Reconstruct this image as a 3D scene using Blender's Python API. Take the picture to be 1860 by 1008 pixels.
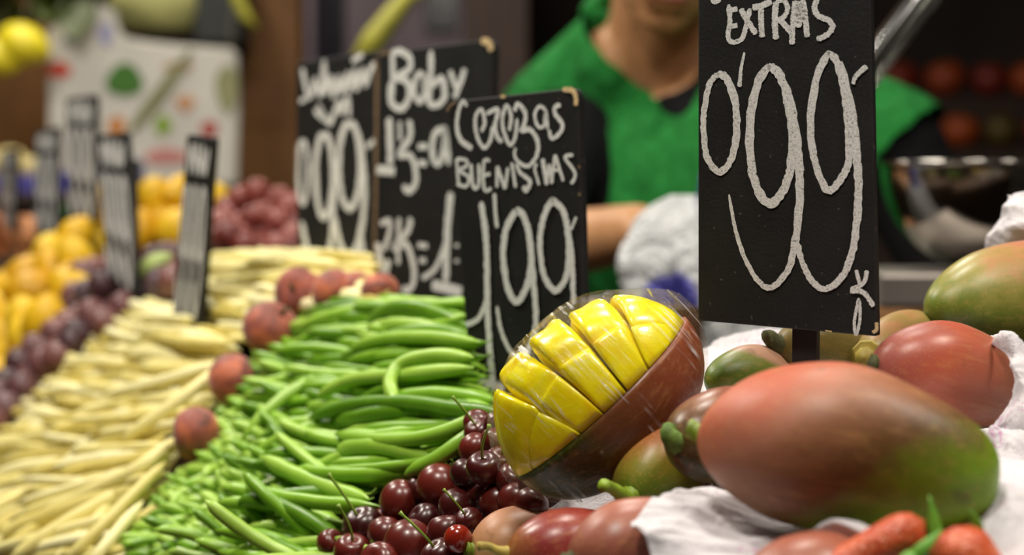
import bpy, bmesh, math, random
import numpy as np
from mathutils import Vector, Matrix, Quaternion
for _o in list(bpy.data.objects): bpy.data.objects.remove(_o)
scn = bpy.context.scene
COL = scn.collection
rnd = random.Random(7)

# ------------------------------------------------------------------ camera
F = 3720.0                                   # focal length in pixels of the 1860x1008 frame
PITCH = math.atan((504 - 370) / F)           # eye level lies on pixel row 370
CAM = Vector((0, 0, 1.25))
cd = bpy.data.cameras.new('camera'); cam = bpy.data.objects.new('camera', cd); COL.objects.link(cam)
cam.location = CAM; cam.rotation_euler = (math.pi/2 - PITCH, 0, 0)
cd.sensor_width = 36; cd.lens = 36 * F / 1860; cd.clip_start = .05
cd.dof.use_dof = True; cd.dof.focus_distance = 1.08; cd.dof.aperture_fstop = 5.4; cd.dof.aperture_blades = 0
scn.camera = cam
# ------------------------------------------------------------------ world, lamps, exposure
w = bpy.data.worlds.new('World'); scn.world = w; w.use_nodes = True
w.node_tree.nodes['Background'].inputs[0].default_value = (1.0, .86, .68, 1)
w.node_tree.nodes['Background'].inputs[1].default_value = .03
def lamp(loc, power, size, target, col=(1, .93, .82)):
    d = bpy.data.lights.new('market_or_fill_lamp', 'AREA'); d.shape = 'DISK'; d.size = size; d.energy = power; d.color = col
    o = bpy.data.objects.new('market_or_fill_lamp', d); COL.objects.link(o); o.location = loc
    o.rotation_euler = (Vector(target) - Vector(loc)).to_track_quat('-Z', 'Y').to_euler()
    return o
lamp((-.15, .55, 2.25), 13, .22, (-.02, 1.1, 1.1))
lamp((.55, .75, 2.2), 11, .22, (.25, 1.0, 1.1))
lamp((.1, 1.5, 2.35), 9, .22, (0, 1.3, 1.1))
lamp((-.75, 1.5, 2.25), 17, .25, (-.35, 1.7, 1.1))
lamp((-.9, 2.7, 2.3), 12, .25, (-.6, 2.5, 1.1))
lamp((.1, 2.75, 2.55), 12, .25, (.2, 2.3, 1.2))
lamp((-.9, 3.4, 2.6), 14, .3, (-.8, 4.3, 1.2))
lamp((-.2, 3.4, 2.7), 9, .3, (-.25, 4.2, 1.5))  # fill light added to brighten the cabinet; no known lamp hangs there
scn.view_settings.view_transform = 'Standard'; scn.view_settings.look = 'None'
scn.view_settings.gamma = 1; scn.view_settings.use_curve_mapping = False
scn.view_settings.exposure = -0.42

# ------------------------------------------------------------------ helpers
def ray(px, py):
    x = (px - 930) / F; y = -(py - 504) / F
    fw = Vector((0, math.cos(PITCH), -math.sin(PITCH))); up = Vector((0, math.sin(PITCH), math.cos(PITCH)))
    return Vector((1, 0, 0)) * x + up * y + fw
def at(px, py, Y):
    d = ray(px, py); return CAM + d * (Y / d.y)
# the display slopes up and inwards: stall runs along DS, NI points to the seller, 0.8 rise
DS = Vector((-.47, .883, 0)).normalized(); NI = Vector((.883, .47, 0)).normalized()
RISE = .8
UPS = Vector((NI.x, NI.y, RISE)).normalized(); NORM = DS.cross(UPS).normalized()
if NORM.z < 0: NORM = -NORM
def surf(px, py, off=0.0):
    """point where the view through a pixel meets the sloping produce surface lifted by off"""
    d = ray(px, py)
    base = Vector((NI.x*.4, NI.y*.4, 1.0)) + NORM * off
    t = (base - CAM).dot(NORM) / d.dot(NORM)
    return CAM + d * t
def srgb(r, g, b):
    f = lambda c: ((c/255+.055)/1.055)**2.4 if c/255 > .04045 else c/255/12.92
    return (f(r), f(g), f(b), 1)
def tag(o, label=None, cat=None, group=None, kind=None):
    if label: o['label'] = label
    if cat: o['category'] = cat
    if group: o['group'] = group
    if kind: o['kind'] = kind
    return o
def link(name, data, parent=None, mw=None):
    o = bpy.data.objects.new(name, data); COL.objects.link(o)
    if parent is not None: o.parent = parent
    if mw is not None:
        if parent is None: o.matrix_world = mw
        else: o.matrix_local = mw
    return o
def mesh(name, V, Fc, mat, smooth=True):
    me = bpy.data.meshes.new(name); me.from_pydata([tuple(v) for v in V], [], Fc); me.update()
    if mat is not None: me.materials.append(mat)
    if smooth: me.polygons.foreach_set('use_smooth', [True]*len(me.polygons))
    return me
def empty(name, loc, rot=None):
    o = bpy.data.objects.new(name, None); COL.objects.link(o); o.empty_display_size = .05
    o.matrix_world = Matrix.Translation(loc) @ (rot.to_4x4() if rot is not None else Matrix())
    return o
def crom(P, n):
    """Catmull-Rom through the tuples P, n steps per span"""
    P = [np.array(p, float) for p in P]
    if len(P) < 3: return [P[0] + (P[1]-P[0]) * i / n for i in range(n+1)]
    Q = [2*P[0]-P[1]] + P + [2*P[-1]-P[-2]]; out = []
    for i in range(1, len(Q)-2):
        for k in range(n):
            t = k / n; a, b, c, d = Q[i-1], Q[i], Q[i+1], Q[i+2]
            out.append(.5*((2*b)+(c-a)*t+(2*a-5*b+4*c-d)*t*t+(3*b-a-3*c+d)*t**3))
    out.append(P[-1]); return out
def tube(pts, radii, seg=8, V=None, Fc=None, sq=1.0):
    V = [] if V is None else V; Fc = [] if Fc is None else Fc
    pts = [Vector(p) for p in pts]; n = len(pts); b0 = len(V)
    t = (pts[1]-pts[0]).normalized()
    nx = t.orthogonal().normalized()
    for i in range(n):
        tt = (pts[min(i+1, n-1)] - pts[max(i-1, 0)]).normalized()
        nx = (nx - tt * nx.dot(tt)).normalized(); ny = tt.cross(nx)
        for k in range(seg):
            a = 2*math.pi*k/seg
            V.append(pts[i] + (nx*math.cos(a) + ny*math.sin(a)*sq) * radii[i])
    for i in range(n-1):
        for k in range(seg):
            a = b0+i*seg+k; b = b0+i*seg+(k+1) % seg
            Fc.append((a, b, b+seg, a+seg))
    Fc.append(tuple(b0+k for k in range(seg))[::-1]); Fc.append(tuple(b0+(n-1)*seg+k for k in range(seg)))
    return V, Fc
def box(c, s, V=None, Fc=None, R=None, bev=0):
    V = [] if V is None else V; Fc = [] if Fc is None else Fc
    b = len(V)
    for dz in (-.5, .5):
        for dx, dy in ((-.5, -.5), (.5, -.5), (.5, .5), (-.5, .5)):
            v = Vector((dx*s[0], dy*s[1], dz*s[2]))
            if R is not None: v = R @ v
            V.append(v + Vector(c))
    Fc += [tuple(b+i for i in f) for f in ((3,2,1,0),(4,5,6,7),(0,1,5,4),(1,2,6,5),(2,3,7,6),(3,0,4,7))]
    return V, Fc
def bevel_box(name, c, s, mat, parent=None, bev=.004, R=None):
    bm = bmesh.new(); bmesh.ops.create_cube(bm, size=1)
    for v in bm.verts: v.co = Vector((v.co.x*s[0], v.co.y*s[1], v.co.z*s[2]))
    bmesh.ops.bevel(bm, geom=bm.edges[:], offset=bev, segments=2, profile=.5, affect='EDGES')
    me = bpy.data.meshes.new(name); bm.to_mesh(me); bm.free(); me.materials.append(mat)
    M = Matrix.Translation(c) @ (R.to_4x4() if R is not None else Matrix())
    return link(name, me, parent, M)
def lathe(prof, seg=32):
    V, Fc = [], []
    for r, z in prof:
        for k in range(seg):
            a = 2*math.pi*k/seg; V.append((r*math.cos(a), r*math.sin(a), z))
    for i in range(len(prof)-1):
        for k in range(seg):
            a = i*seg+k; b = i*seg+(k+1) % seg; Fc.append((a, b, b+seg, a+seg))
    return V, Fc
def frame(x, zhint=(0, 0, 1)):
    x = Vector(x).normalized(); y = Vector(zhint).cross(x).normalized(); z = x.cross(y)
    return Matrix((x, y, z)).transposed()

# ------------------------------------------------------------------ materials
MATS = {}
class N:
    def __init__(s, name):
        s.m = bpy.data.materials.new(name); s.m.use_nodes = True; s.t = s.m.node_tree
        s.b = s.t.nodes['Principled BSDF']; s.out = s.t.nodes['Material Output']; MATS[name] = s.m
    def n(s, ty, **kw):
        x = s.t.nodes.new(ty)
        for k, v in kw.items():
            if k.startswith('_'): setattr(x, k[1:], v)
            else: x.inputs[k.replace('_', ' ')].default_value = v
        return x
    def l(s, a, b): s.t.links.new(a, b)
    def coord(s, kind='Object', scale=None, rot=None):
        c = s.n('ShaderNodeTexCoord'); o = c.outputs[kind]
        if scale:
            m = s.n('ShaderNodeMapping'); m.inputs['Scale'].default_value = scale
            if rot: m.inputs['Rotation'].default_value = rot
            s.l(o, m.inputs[0]); o = m.outputs[0]
        return o
    def noise(s, vec, scale, detail=3, rough=.55, dist=0):
        x = s.n('ShaderNodeTexNoise'); x.inputs['Scale'].default_value = scale; x.inputs['Detail'].default_value = detail
        x.inputs['Roughness'].default_value = rough; x.inputs['Distortion'].default_value = dist
        s.l(vec, x.inputs['Vector']); return x.outputs['Fac']
    def ramp(s, fac, stops, interp='LINEAR'):
        x = s.n('ShaderNodeValToRGB'); e = x.color_ramp.elements; x.color_ramp.interpolation = interp
        while len(e) < len(stops): e.new(.5)
        for q, (p, c) in zip(e, stops): q.position = p; q.color = c
        s.l(fac, x.inputs[0]); return x.outputs[0]
    def math(s, op, a, b=None, clamp=False):
        x = s.n('ShaderNodeMath', _operation=op, _use_clamp=clamp)
        for i, v in enumerate((a, b)):
            if v is None: continue
            if isinstance(v, (int, float)): x.inputs[i].default_value = v
            else: s.l(v, x.inputs[i])
        return x.outputs[0]
    def mix(s, fac, a, b, mode='MIX'):
        x = s.n('ShaderNodeMix', _data_type='RGBA', _blend_type=mode)
        for i, v in ((0, fac), (6, a), (7, b)):
            if isinstance(v, (int, float, tuple)): x.inputs[i].default_value = v
            else: s.l(v, x.inputs[i])
        return x.outputs[2]
    def bump(s, h, strength=.3, dist=.001):
        x = s.n('ShaderNodeBump'); x.inputs['Strength'].default_value = strength; x.inputs['Distance'].default_value = dist
        s.l(h, x.inputs['Height']); s.l(x.outputs[0], s.b.inputs['Normal'])
    def col(s, c):
        if isinstance(c, tuple): s.b.inputs['Base Color'].default_value = c
        else: s.l(c, s.b.inputs['Base Color'])
    def p(s, **kw):
        for k, v in kw.items(): s.b.inputs[k.replace('_', ' ')].default_value = v
        return s
K = (0, 0, 0, 1); W1 = (1, 1, 1, 1)
def plain(name, c, rough=.6, var=.15, scale=30, spec=.5, metal=0, bump=0):
    m = N(name); v = m.coord()
    c2 = tuple(x*(1-var) for x in c[:3]) + (1,); c3 = tuple(min(1, x*(1+var)) for x in c[:3]) + (1,)
    f = m.noise(v, scale)
    m.col(m.ramp(f, [(.3, c2), (.7, c3)])); m.p(Roughness=rough, Metallic=metal, Specular_IOR_Level=spec)
    if bump: m.bump(f, bump, .002)
    return m.m
def rand_mat(name, cols, rough=.4, scale=40, mottle=.25, spec=.5, sss=0, bump=.15, coat=0):
    """colour drawn per object along cols, with mottling"""
    m = N(name); oi = m.n('ShaderNodeObjectInfo'); v = m.coord()
    st = [(i/(len(cols)-1), c) for i, c in enumerate(cols)]
    nz = m.noise(v, scale, 4)
    f = m.math('ADD', oi.outputs['Random'], m.math('MULTIPLY', m.math('SUBTRACT', nz, .5), mottle*4), True)
    m.col(m.ramp(f, st)); m.p(Roughness=rough, Specular_IOR_Level=spec, Coat_Weight=coat, Coat_Roughness=.15)
    if sss: m.p(Subsurface_Weight=sss, Subsurface_Scale=.004)
    m.bump(nz, bump, .001)
    return m.m
def mango_mat(name, stops, gdir, mott=.5, lo=-.04, hi=.04, seed=0, lent=.35, rough=.36, pits=0):
    """skin colour runs along gdir in the fruit's own frame; noise breaks the bands; pale lenticels"""
    m = N(name); v = m.coord()
    mp = m.n('ShaderNodeMapping'); mp.inputs['Location'].default_value = (seed*3.1, seed*1.7, seed); m.l(v, mp.inputs[0]); v2 = mp.outputs[0]
    dt = m.n('ShaderNodeVectorMath', _operation='DOT_PRODUCT'); m.l(v, dt.inputs[0]); dt.inputs[1].default_value = Vector(gdir).normalized()
    mr = m.n('ShaderNodeMapRange'); m.l(dt.outputs['Value'], mr.inputs[0]); mr.inputs[1].default_value = lo; mr.inputs[2].default_value = hi
    big = m.noise(v2, 22, 4, .6, .6); sm = m.noise(v2, 140, 3, .6)
    f = m.math('ADD', mr.outputs[0], m.math('MULTIPLY', m.math('SUBTRACT', big, .5), mott), True)
    f = m.math('ADD', f, m.math('MULTIPLY', m.math('SUBTRACT', sm, .5), mott*.35), True)
    c = m.ramp(f, stops)
    st = m.noise(m.coord('Object', (10, 90, 90)), 4, 4, .6, .4)           # faint streaks along the fruit
    c = m.mix(m.ramp(st, [(.52, K), (.72, (.22, .22, .22, 1))]), c, srgb(214, 160, 96))
    vo = m.n('ShaderNodeTexVoronoi'); vo.inputs['Scale'].default_value = 480; m.l(v2, vo.inputs['Vector'])
    dots = m.ramp(vo.outputs['Distance'], [(.10, (lent*.7, lent*.7, lent*.7, 1)), (.26, K)])
    c = m.mix(dots, c, srgb(206, 166, 104))
    dk = m.noise(v2, 60, 2, .5)
    c = m.mix(m.ramp(dk, [(.68, K), (.78, (.5, .5, .5, 1))]), c, srgb(70, 40, 28))
    m.col(c); m.p(Roughness=rough, Specular_IOR_Level=.42)
    m.l(m.ramp(big, [(.3, (rough-.06,)*3+(1,)), (.7, (rough+.14,)*3+(1,))]), m.b.inputs['Roughness'])
    m.bump(sm, .12, .0008)
    return m.m
RED, PINK, BRN, OLV, GRN, ORG = srgb(176, 74, 54), srgb(200, 112, 92), srgb(140, 84, 54), srgb(118, 100, 40), srgb(104, 124, 34), srgb(196, 120, 52)

def chalk_mat():
    m = N('chalk'); v = m.coord()
    f = m.noise(v, 900, 2, .7); g = m.noise(v, 2600, 1, .5)
    k = m.math('ADD', m.math('MULTIPLY', f, .65), m.math('MULTIPLY', g, .35))
    m.col(m.ramp(k, [(.32, srgb(70, 70, 68)), (.43, srgb(206, 206, 204)), (.7, srgb(244, 244, 242))]))
    m.p(Roughness=.95, Specular_IOR_Level=.1); m.bump(k, .5, .0005); return m.m
CHALK = chalk_mat()
def board_mat():
    m = N('blackboard_paint'); v = m.coord()
    f = m.noise(v, 500, 3, .6); g = m.noise(v, 25, 4, .6)
    c = m.ramp(g, [(.3, srgb(21, 21, 21)), (.7, srgb(33, 32, 31))])
    sp = m.noise(v, 300, 1, .4)
    c = m.mix(m.ramp(sp, [(.72, K), (.78, (.35, .35, .35, 1))]), c, srgb(120, 116, 110))
    m.col(c); m.p(Roughness=.62, Specular_IOR_Level=.3); m.bump(f, .35, .0006); return m.m
BOARD = board_mat()
EDGE = plain('worn_edge', srgb(122, 98, 72), .8, .25, 200)
CHIP = plain('bare_wood', srgb(216, 188, 140), .8, .2, 200)
STAKE = plain('stake_black', srgb(26, 25, 26), .5, .2, 80)
STEM_G = plain('stem_green', srgb(134, 160, 44), .5, .3, 120)
STEM_D = plain('stem_dry', srgb(72, 74, 36), .8, .4, 200, bump=.4)
STEM_M = plain('stem_mossy', srgb(88, 116, 40), .7, .4, 200, bump=.5)
STEM_Y = plain('stem_yellow', srgb(170, 150, 62), .6, .3, 150)
BEAN = rand_mat('green_bean_skin', [srgb(84, 130, 20), srgb(128, 176, 42), srgb(166, 202, 82)], .36, 60, .12, .5, 0, .12)
WAX = rand_mat('wax_bean_skin', [srgb(204, 186, 96), srgb(236, 224, 146), srgb(248, 242, 192)], .42, 40, .14, .4, 0, .12)
CHERRY = rand_mat('cherry_skin', [srgb(52, 12, 14), srgb(76, 20, 18), srgb(106, 34, 24), srgb(60, 16, 20)], .3, 50, .12, .5, 0, .06, .25)
CHERRY_R = rand_mat('cherry_skin_bright', [srgb(150, 36, 20), srgb(170, 50, 28)], .18, 50, .2, .6, 0, .05, .5)
CSTEM = plain('cherry_stem', srgb(128, 158, 52), .5, .25, 100)
def paper_mat():
    m = N('wrapping_tissue'); v = m.coord()
    a = m.noise(v, 34, 5, .6, 2.0)
    line = m.ramp(a, [(.485, K), (.5, W1), (.515, K)])
    b = m.ramp(m.noise(v, 16, 2), [(.56, K), (.66, (.75, .75, .75, 1))])
    k = m.mix(1.0, line, b, 'MULTIPLY')
    c = m.mix(k, srgb(236, 232, 236), srgb(212, 116, 188))
    m.col(c); m.p(Roughness=.75, Specular_IOR_Level=.25)
    m.bump(m.noise(v, 90, 5, .65, 1.2), .7, .004)
    tr = m.n('ShaderNodeBsdfTranslucent'); m.l(c, tr.inputs[0])
    mx = m.n('ShaderNodeMixShader'); mx.inputs[0].default_value = .22
    m.l(m.b.outputs[0], mx.inputs[1]); m.l(tr.outputs[0], mx.inputs[2]); m.l(mx.outputs[0], m.out.inputs[0])
    return m.m
PAPER = paper_mat()
def wood_mat(name, a, b, sc=(3, 3, 40), rough=.6):
    m = N(name); v = m.coord('Object', sc)
    f = m.noise(v, 3, 5, .6, 1.0); m.col(m.ramp(f, [(.3, a), (.7, b)])); m.p(Roughness=rough); m.bump(f, .25, .002); return m.m
WOOD = wood_mat('brown_wood', srgb(84, 50, 5), srgb(118, 74, 10), (30, 30, 2))
WOOD_D = wood_mat('dark_wood', srgb(40, 24, 16), srgb(60, 38, 24), (30, 30, 2))
COUNTER = wood_mat('counter_wood', srgb(58, 40, 26), srgb(92, 66, 42), (4, 30, 30))
STEEL = N('steel').p(Metallic=1.0, Roughness=.14); STEEL.col(srgb(168, 164, 158)); STEEL = STEEL.m
STEEL_B = N('brushed_steel').p(Metallic=1.0, Roughness=.5); STEEL_B.col(srgb(160, 152, 146)); STEEL_B = STEEL_B.m

# ------------------------------------------------------------------ the setting
def struct(name, V, Fc, mat): return tag(link(name, mesh(name, V, Fc, mat, False)), kind='structure')
FLOORM = plain('market_floor', srgb(92, 86, 78), .5, .2, 6)
struct('floor', *box((0, 3, -.05), (9, 9, .1)), FLOORM)
WALLM = plain('market_wall', srgb(52, 40, 34), .8, .3, 5)
struct('wall_back', *box((0, 5.55, 1.6), (9, .1, 3.2)), WALLM)
struct('wall_left', *box((-2.9, 3.6, 1.6), (.1, 4.0, 3.2)), WALLM)
struct('wall_right', *box((2.9, 3.6, 1.6), (.1, 4.0, 3.2)), WALLM)
# ------------------------------------------------------------------ counter that carries the display
def cp(s, n, z): p = DS*s + NI*n; return Vector((p.x, p.y, z))
prof = [(.25, 0), (.25, .845), (.27, .862), (.594, 1.120), (.90, 1.120), (.90, 0)]
V, Fc = [], []
for s_ in (.42, 4.3): V += [cp(s_, n, z) for n, z in prof]
k = len(prof)
Fc = [(i, (i+1) % k, k+(i+1) % k, k+i) for i in range(k)] + [tuple(range(k))[::-1], tuple(range(k, 2*k))]
ct = empty('display_counter', (0, 0, 0))
link('body', mesh('body', V, Fc, COUNTER, False), ct)
V, Fc = [], []
for s_ in (.42, 4.3): V += [cp(s_, n, z) for n, z in ((.235, .79), (.235, .875), (.252, .875), (.252, .79))]
Fc = [(0,1,5,4),(1,2,6,5),(2,3,7,6),(3,0,4,7),(3,2,1,0),(4,5,6,7)]
link('front_rail', mesh('front_rail', V, Fc, WOOD_D, False), ct)
V, Fc = [], []
for s_ in (1.36, 4.3): V += [cp(s_, n, z) for n, z in ((.645, 1.120), (.645, 1.168), (.895, 1.168), (.895, 1.120))]
link('raised_shelf', mesh('raised_shelf', V, [(0,1,5,4),(1,2,6,5),(2,3,7,6),(3,0,4,7),(3,2,1,0),(4,5,6,7)], COUNTER, False), ct)
tag(ct, 'dark wooden counter sloping down under the heaped produce', 'counter')

# ------------------------------------------------------------------ price signs
def price_sign(label, poly, Yl, Yr, words, stake, chips=(), thick=.006, rad=.004, group=None, stake_len=.12):
    """poly: front face TL,TR,BR,BL seen through pixels; the face is a vertical plane through BL at Yl and BR at Yr"""
    A, B = at(*poly[3], Yl), at(*poly[2], Yr)
    u = Vector((B.x-A.x, B.y-A.y, 0)).normalized(); n = Vector((u.y, -u.x, 0))
    if n.dot(CAM - A) < 0: n = -n
    O = (A+B)/2
    R = Matrix((u, -n, Vector((0, 0, 1)))).transposed()
    def loc(px, py):
        d = ray(px, py); P = CAM + d*((A-CAM).dot(n)/d.dot(n)) - O
        return np.array((P.dot(u), P.z)), d.y*((A-CAM).dot(n)/d.dot(n))
    root = empty('price_sign', O, R)
    C = [loc(*p)[0] for p in poly]; out = []
    for i in range(4):
        p, a, b = C[i], C[i-1], C[(i+1) % 4]
        da = (a-p)/np.linalg.norm(a-p); db = (b-p)/np.linalg.norm(b-p)
        for t in np.linspace(0, 1, 6):
            out.append(p + da*rad*(1-t)**2 + db*rad*t**2)
    bm = bmesh.new()
    f0 = bm.faces.new([bm.verts.new((x, 0, z)) for x, z in out])
    r = bmesh.ops.extrude_face_region(bm, geom=[f0])
    bmesh.ops.translate(bm, vec=(0, thick, 0), verts=[v for v in r['geom'] if isinstance(v, bmesh.types.BMVert)])
    bmesh.ops.recalc_face_normals(bm, faces=bm.faces[:])
    bmesh.ops.bevel(bm, geom=[e for e in bm.edges if e.calc_face_angle(0) > 1.2], offset=.0007, segments=1, affect='EDGES')
    me = bpy.data.meshes.new('board'); bm.to_mesh(me); bm.free(); me.materials.append(BOARD)
    link('board', me, root)
    lift = [.00030]
    def strokes(name, L, mat, jit=.19):
        V, Fc = [], []; rr = random.Random(len(L)*13+int(L[0][0][0][0]))
        for pts, wd in L:
            Q = [loc(*p) for p in pts]; Yd = Q[0][1]
            P = crom([q[0] for q in Q], max(5, int(90/len(pts)))); m_ = len(P)
            w0, w1 = wd if isinstance(wd, tuple) else (wd, wd)
            lift[0] += .00003; b = len(V)
            for i, p in enumerate(P):
                t = P[min(i+1, m_-1)] - P[max(i-1, 0)]; t = t/(np.linalg.norm(t)+1e-9); nn = np.array((-t[1], t[0]))
                wm = (w0+(w1-w0)*i/(m_-1))*Yd/F*.57
                e = min(1, .45+min(i, m_-1-i)*.3)
                for sg in (1, -1):
                    q = p + nn*sg*wm*e*(1+rr.uniform(-jit, jit)); V.append((q[0], -lift[0], q[1]))
            for i in range(m_-1): Fc.append((b+2*i, b+2*i+1, b+2*i+3, b+2*i+2))
        return link(name, mesh(name, V, Fc, mat, False), root)
    for nm, L in words: strokes(nm, L, CHALK)
    for L in chips: strokes('chipped_edge', [L], EDGE if L[1] == 4 else CHIP, .3)
    sx = loc(stake[0], stake[1])[0]; sw = stake[2]*((Yl+Yr)/2)/F
    V, Fc = box((sx[0], thick+.003, sx[1]-stake_len/2+.05), (sw, .006, stake_len+.1))
    link('stake', mesh('stake', V, Fc, STAKE, False), root)
    tag(root, label, 'sign', group); return root

EXTRAS = [([(1324,8),(1326,39),(1323,67),(1332,77),(1348,70),(1355,50),(1363,15)], 8), ([(1320,20),(1340,16)], 8),
 ([(1322,49),(1340,46)], 8), ([(1346,16),(1356,35),(1374,62)], 9), ([(1367,14),(1383,11),(1402,2)], 10),
 ([(1383,10),(1383,41),(1385,68)], 9), ([(1410,3),(1408,37),(1410,72)], 10),
 ([(1410,3),(1424,1),(1431,14),(1426,29),(1412,38)], 8), ([(1416,34),(1429,49),(1440,62)], 9),
 ([(1445,1),(1441,41),(1439,81)], 9), ([(1459,-1),(1464,37),(1467,68)], 9),
 ([(1446,6),(1460,8),(1446,16),(1463,20),(1445,28),(1463,33),(1446,40),(1456,48)], 9),
 ([(1487,-6),(1480,14),(1487,29),(1505,37),(1513,49),(1503,63),(1484,72)], 9)]
TOPTAIL = [([(1291,-9),(1298,3),(1309,-2)], 8)]
P099 = [([(1306,133),(1290,152),(1280,200),(1279,240),(1285,284),(1306,312),(1328,291),(1338,245),(1337,192),(1323,146),(1304,132)], (9,13)),
 ([(1353,95),(1347,125),(1344,158)], (4,7)),
 ([(1398,118),(1376,155),(1363,225),(1366,302),(1379,348),(1402,370),(1426,340),(1437,305),(1440,248),(1432,177),(1416,136),(1396,118)], 14),
 ([(1427,160),(1443,225),(1452,300),(1453,371),(1445,442),(1431,492),(1402,522),(1377,509),(1353,467),(1336,413),(1325,353)], (17,5)),
 ([(1507,93),(1485,140),(1473,220),(1479,284),(1494,330),(1509,346),(1530,322),(1542,295),(1543,248),(1536,177),(1522,115),(1505,94)], 12),
 ([(1528,112),(1549,213),(1558,302),(1560,353),(1555,424),(1544,474),(1526,508),(1498,525),(1473,506),(1456,470),(1450,440)], (14,9)),
 ([(1550,153),(1556,138),(1575,120)], (6,9))]
KG = [([(1556,490),(1564,521)], 6), ([(1576,491),(1569,514),(1546,526)], 7), ([(1545,528),(1569,531),(1588,556)], 8),
 ([(1561,541),(1553,584),(1556,607),(1563,580),(1562,543)], 5)]
price_sign("black price board chalked EXTRAS 0'99 standing among the mangoes", [(1268,-70),(1580,-70),(1593,611),(1268,582)], 1.075, 1.035,
           [('chalk_writing', TOPTAIL), ('chalk_writing', EXTRAS), ('chalk_price', P099), ('chalk_unit', KG)], (1454, 606, 46),
           [([(1586,604),(1593,598),(1593,585)], 6), ([(1500,600),(1512,602)], 2)], .007, .0015)
CER = [([(849,193),(841,184),(832,208),(831,236),(839,256),(858,270)], (6,10)),
 ([(875,240),(881,222),(875,199),(865,211),(865,238),(873,261),(882,268),(892,252),(896,228)], 7),
 ([(884,206),(905,199),(900,227),(904,249),(913,258)], 8),
 ([(926,238),(929,210),(920,192),(913,220),(919,249),(928,263),(937,247),(940,215)], 7),
 ([(935,202),(942,189),(955,206),(952,229),(945,239)], 8),
 ([(947,238),(964,236),(977,256),(976,281),(962,301),(946,297),(936,284),(937,268)], (9,5)),
 ([(992,199),(981,193),(972,208),(978,229),(989,228),(992,201),(996,236)], 6),
 ([(1019,190),(1009,195),(1010,208),(1022,224),(1019,240),(1004,251),(998,236)], (8,7))]
BUE = [([(830,288),(834,336)], 6), ([(830,288),(848,291),(848,302),(836,309),(852,322),(848,338),(830,334)], 6),
 ([(856,297),(859,332),(865,342),(871,332),(871,297)], 7), ([(891,291),(880,295),(881,343),(894,343)], 6), ([(881,318),(892,316)], 6),
 ([(904,341),(904,302)], 6), ([(904,302),(919,343)], 7), ([(919,343),(924,304)], 6), ([(931,295),(938,341)], 6),
 ([(939,297),(946,313),(964,329),(957,346),(952,338)], (6,9)), ([(977,297),(973,308),(981,336)], 5),
 ([(987,288),(995,336)], 8), ([(995,336),(999,300),(1005,332)], 6), ([(1003,334),(1010,281)], 6), ([(1010,281),(1025,329)], 6),
 ([(1005,309),(1021,309)], 5), ([(1043,281),(1028,286),(1044,309),(1046,322),(1039,334)], 6)]
P199 = [([(876,366),(885,437),(887,543),(891,629),(898,700)], 12), ([(886,545),(871,578),(848,590)], 9),
 ([(856,693),(887,697),(918,705)], 14), ([(900,351),(902,385),(905,414)], 7),
 ([(942,380),(923,411),(916,458),(923,518),(940,548),(958,522),(967,479),(963,424),(951,390),(938,380)], 12),
 ([(963,424),(974,543),(975,590),(967,622),(951,647),(929,637),(912,599),(905,556)], (12,7)),
 ([(1008,359),(991,390),(983,437),(989,496),(1010,527),(1031,501),(1035,445),(1027,388),(1004,360)], 11),
 ([(1027,388),(1040,458),(1044,552)], 10), ([(1039,418),(1049,394)], 5)]
price_sign("black price board chalked Cerezas BUENISIMAS 1'99 behind the cherries", [(812,185),(1050,159),(1066,768),(857,727)], 1.335, 1.275,
           [('chalk_writing', CER), ('chalk_writing', BUE), ('chalk_price', P199)], (970, 745, 44),
           [([(1024,163),(1041,164),(1048,176),(1048,192)], 8), ([(814,202),(820,192),(830,186)], 4), ([(912,176),(920,175)], 5),
            ([(1054,300),(1055,306)], 4), ([(1055,350),(1055,356)], 4)], .0065, .007)
BABY = [([(713,101),(714,142),(711,186)], 10), ([(709,100),(727,93),(745,106),(743,126),(718,140)], 11),
 ([(718,140),(740,149),(744,175),(730,197),(711,185),(710,150)], 12), ([(768,130),(756,142),(753,168),(763,185),(772,168),(771,135),(780,182)], 10),
 ([(784,92),(783,140),(780,184),(794,191),(808,175),(803,142),(785,158)], 11), ([(818,128),(829,160)], 9), ([(845,125),(837,150),(826,178)], 10)]
KG1 = [([(708,213),(710,299)], 13), ([(684,308),(718,311)], 15), ([(727,220),(728,256)], 7), ([(744,218),(746,247),(727,280),(748,285),(757,326),(744,347),(733,337)], 11),
 ([(760,266),(778,266)], 10), ([(760,296),(776,297)], 10), ([(804,232),(789,247),(787,285),(798,297),(808,270),(809,232),(816,300)], 11)]
KG2 = [([(692,407),(708,401),(708,424),(698,455)], 9), ([(686,440),(698,496),(708,472)], 12), ([(726,395),(724,481)], 8),
 ([(747,395),(742,419),(716,450),(739,444),(752,481),(752,514),(739,529),(734,519)], 11), ([(760,445),(778,447)], 9), ([(763,473),(775,473)], 9),
 ([(820,349),(814,416),(811,512)], 13), ([(812,440),(793,486),(768,506)], 9), ([(786,517),(840,530)], 17), ([(831,443),(831,449)], 9), ([(831,471),(831,477)], 9)]
price_sign('black price board chalked Baby with two prices, behind the green beans', [(687,97),(898,70),(882,566),(681,546)], 1.615, 1.545,
           [('chalk_writing', BABY), ('chalk_price', KG1), ('chalk_price', KG2)], (785, 552, 40),
           [([(876,74),(889,77),(894,92)], 10), ([(684,102),(684,250),(679,540)], 4), ([(690,99),(712,95)], 4)], .007, .010)
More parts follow.
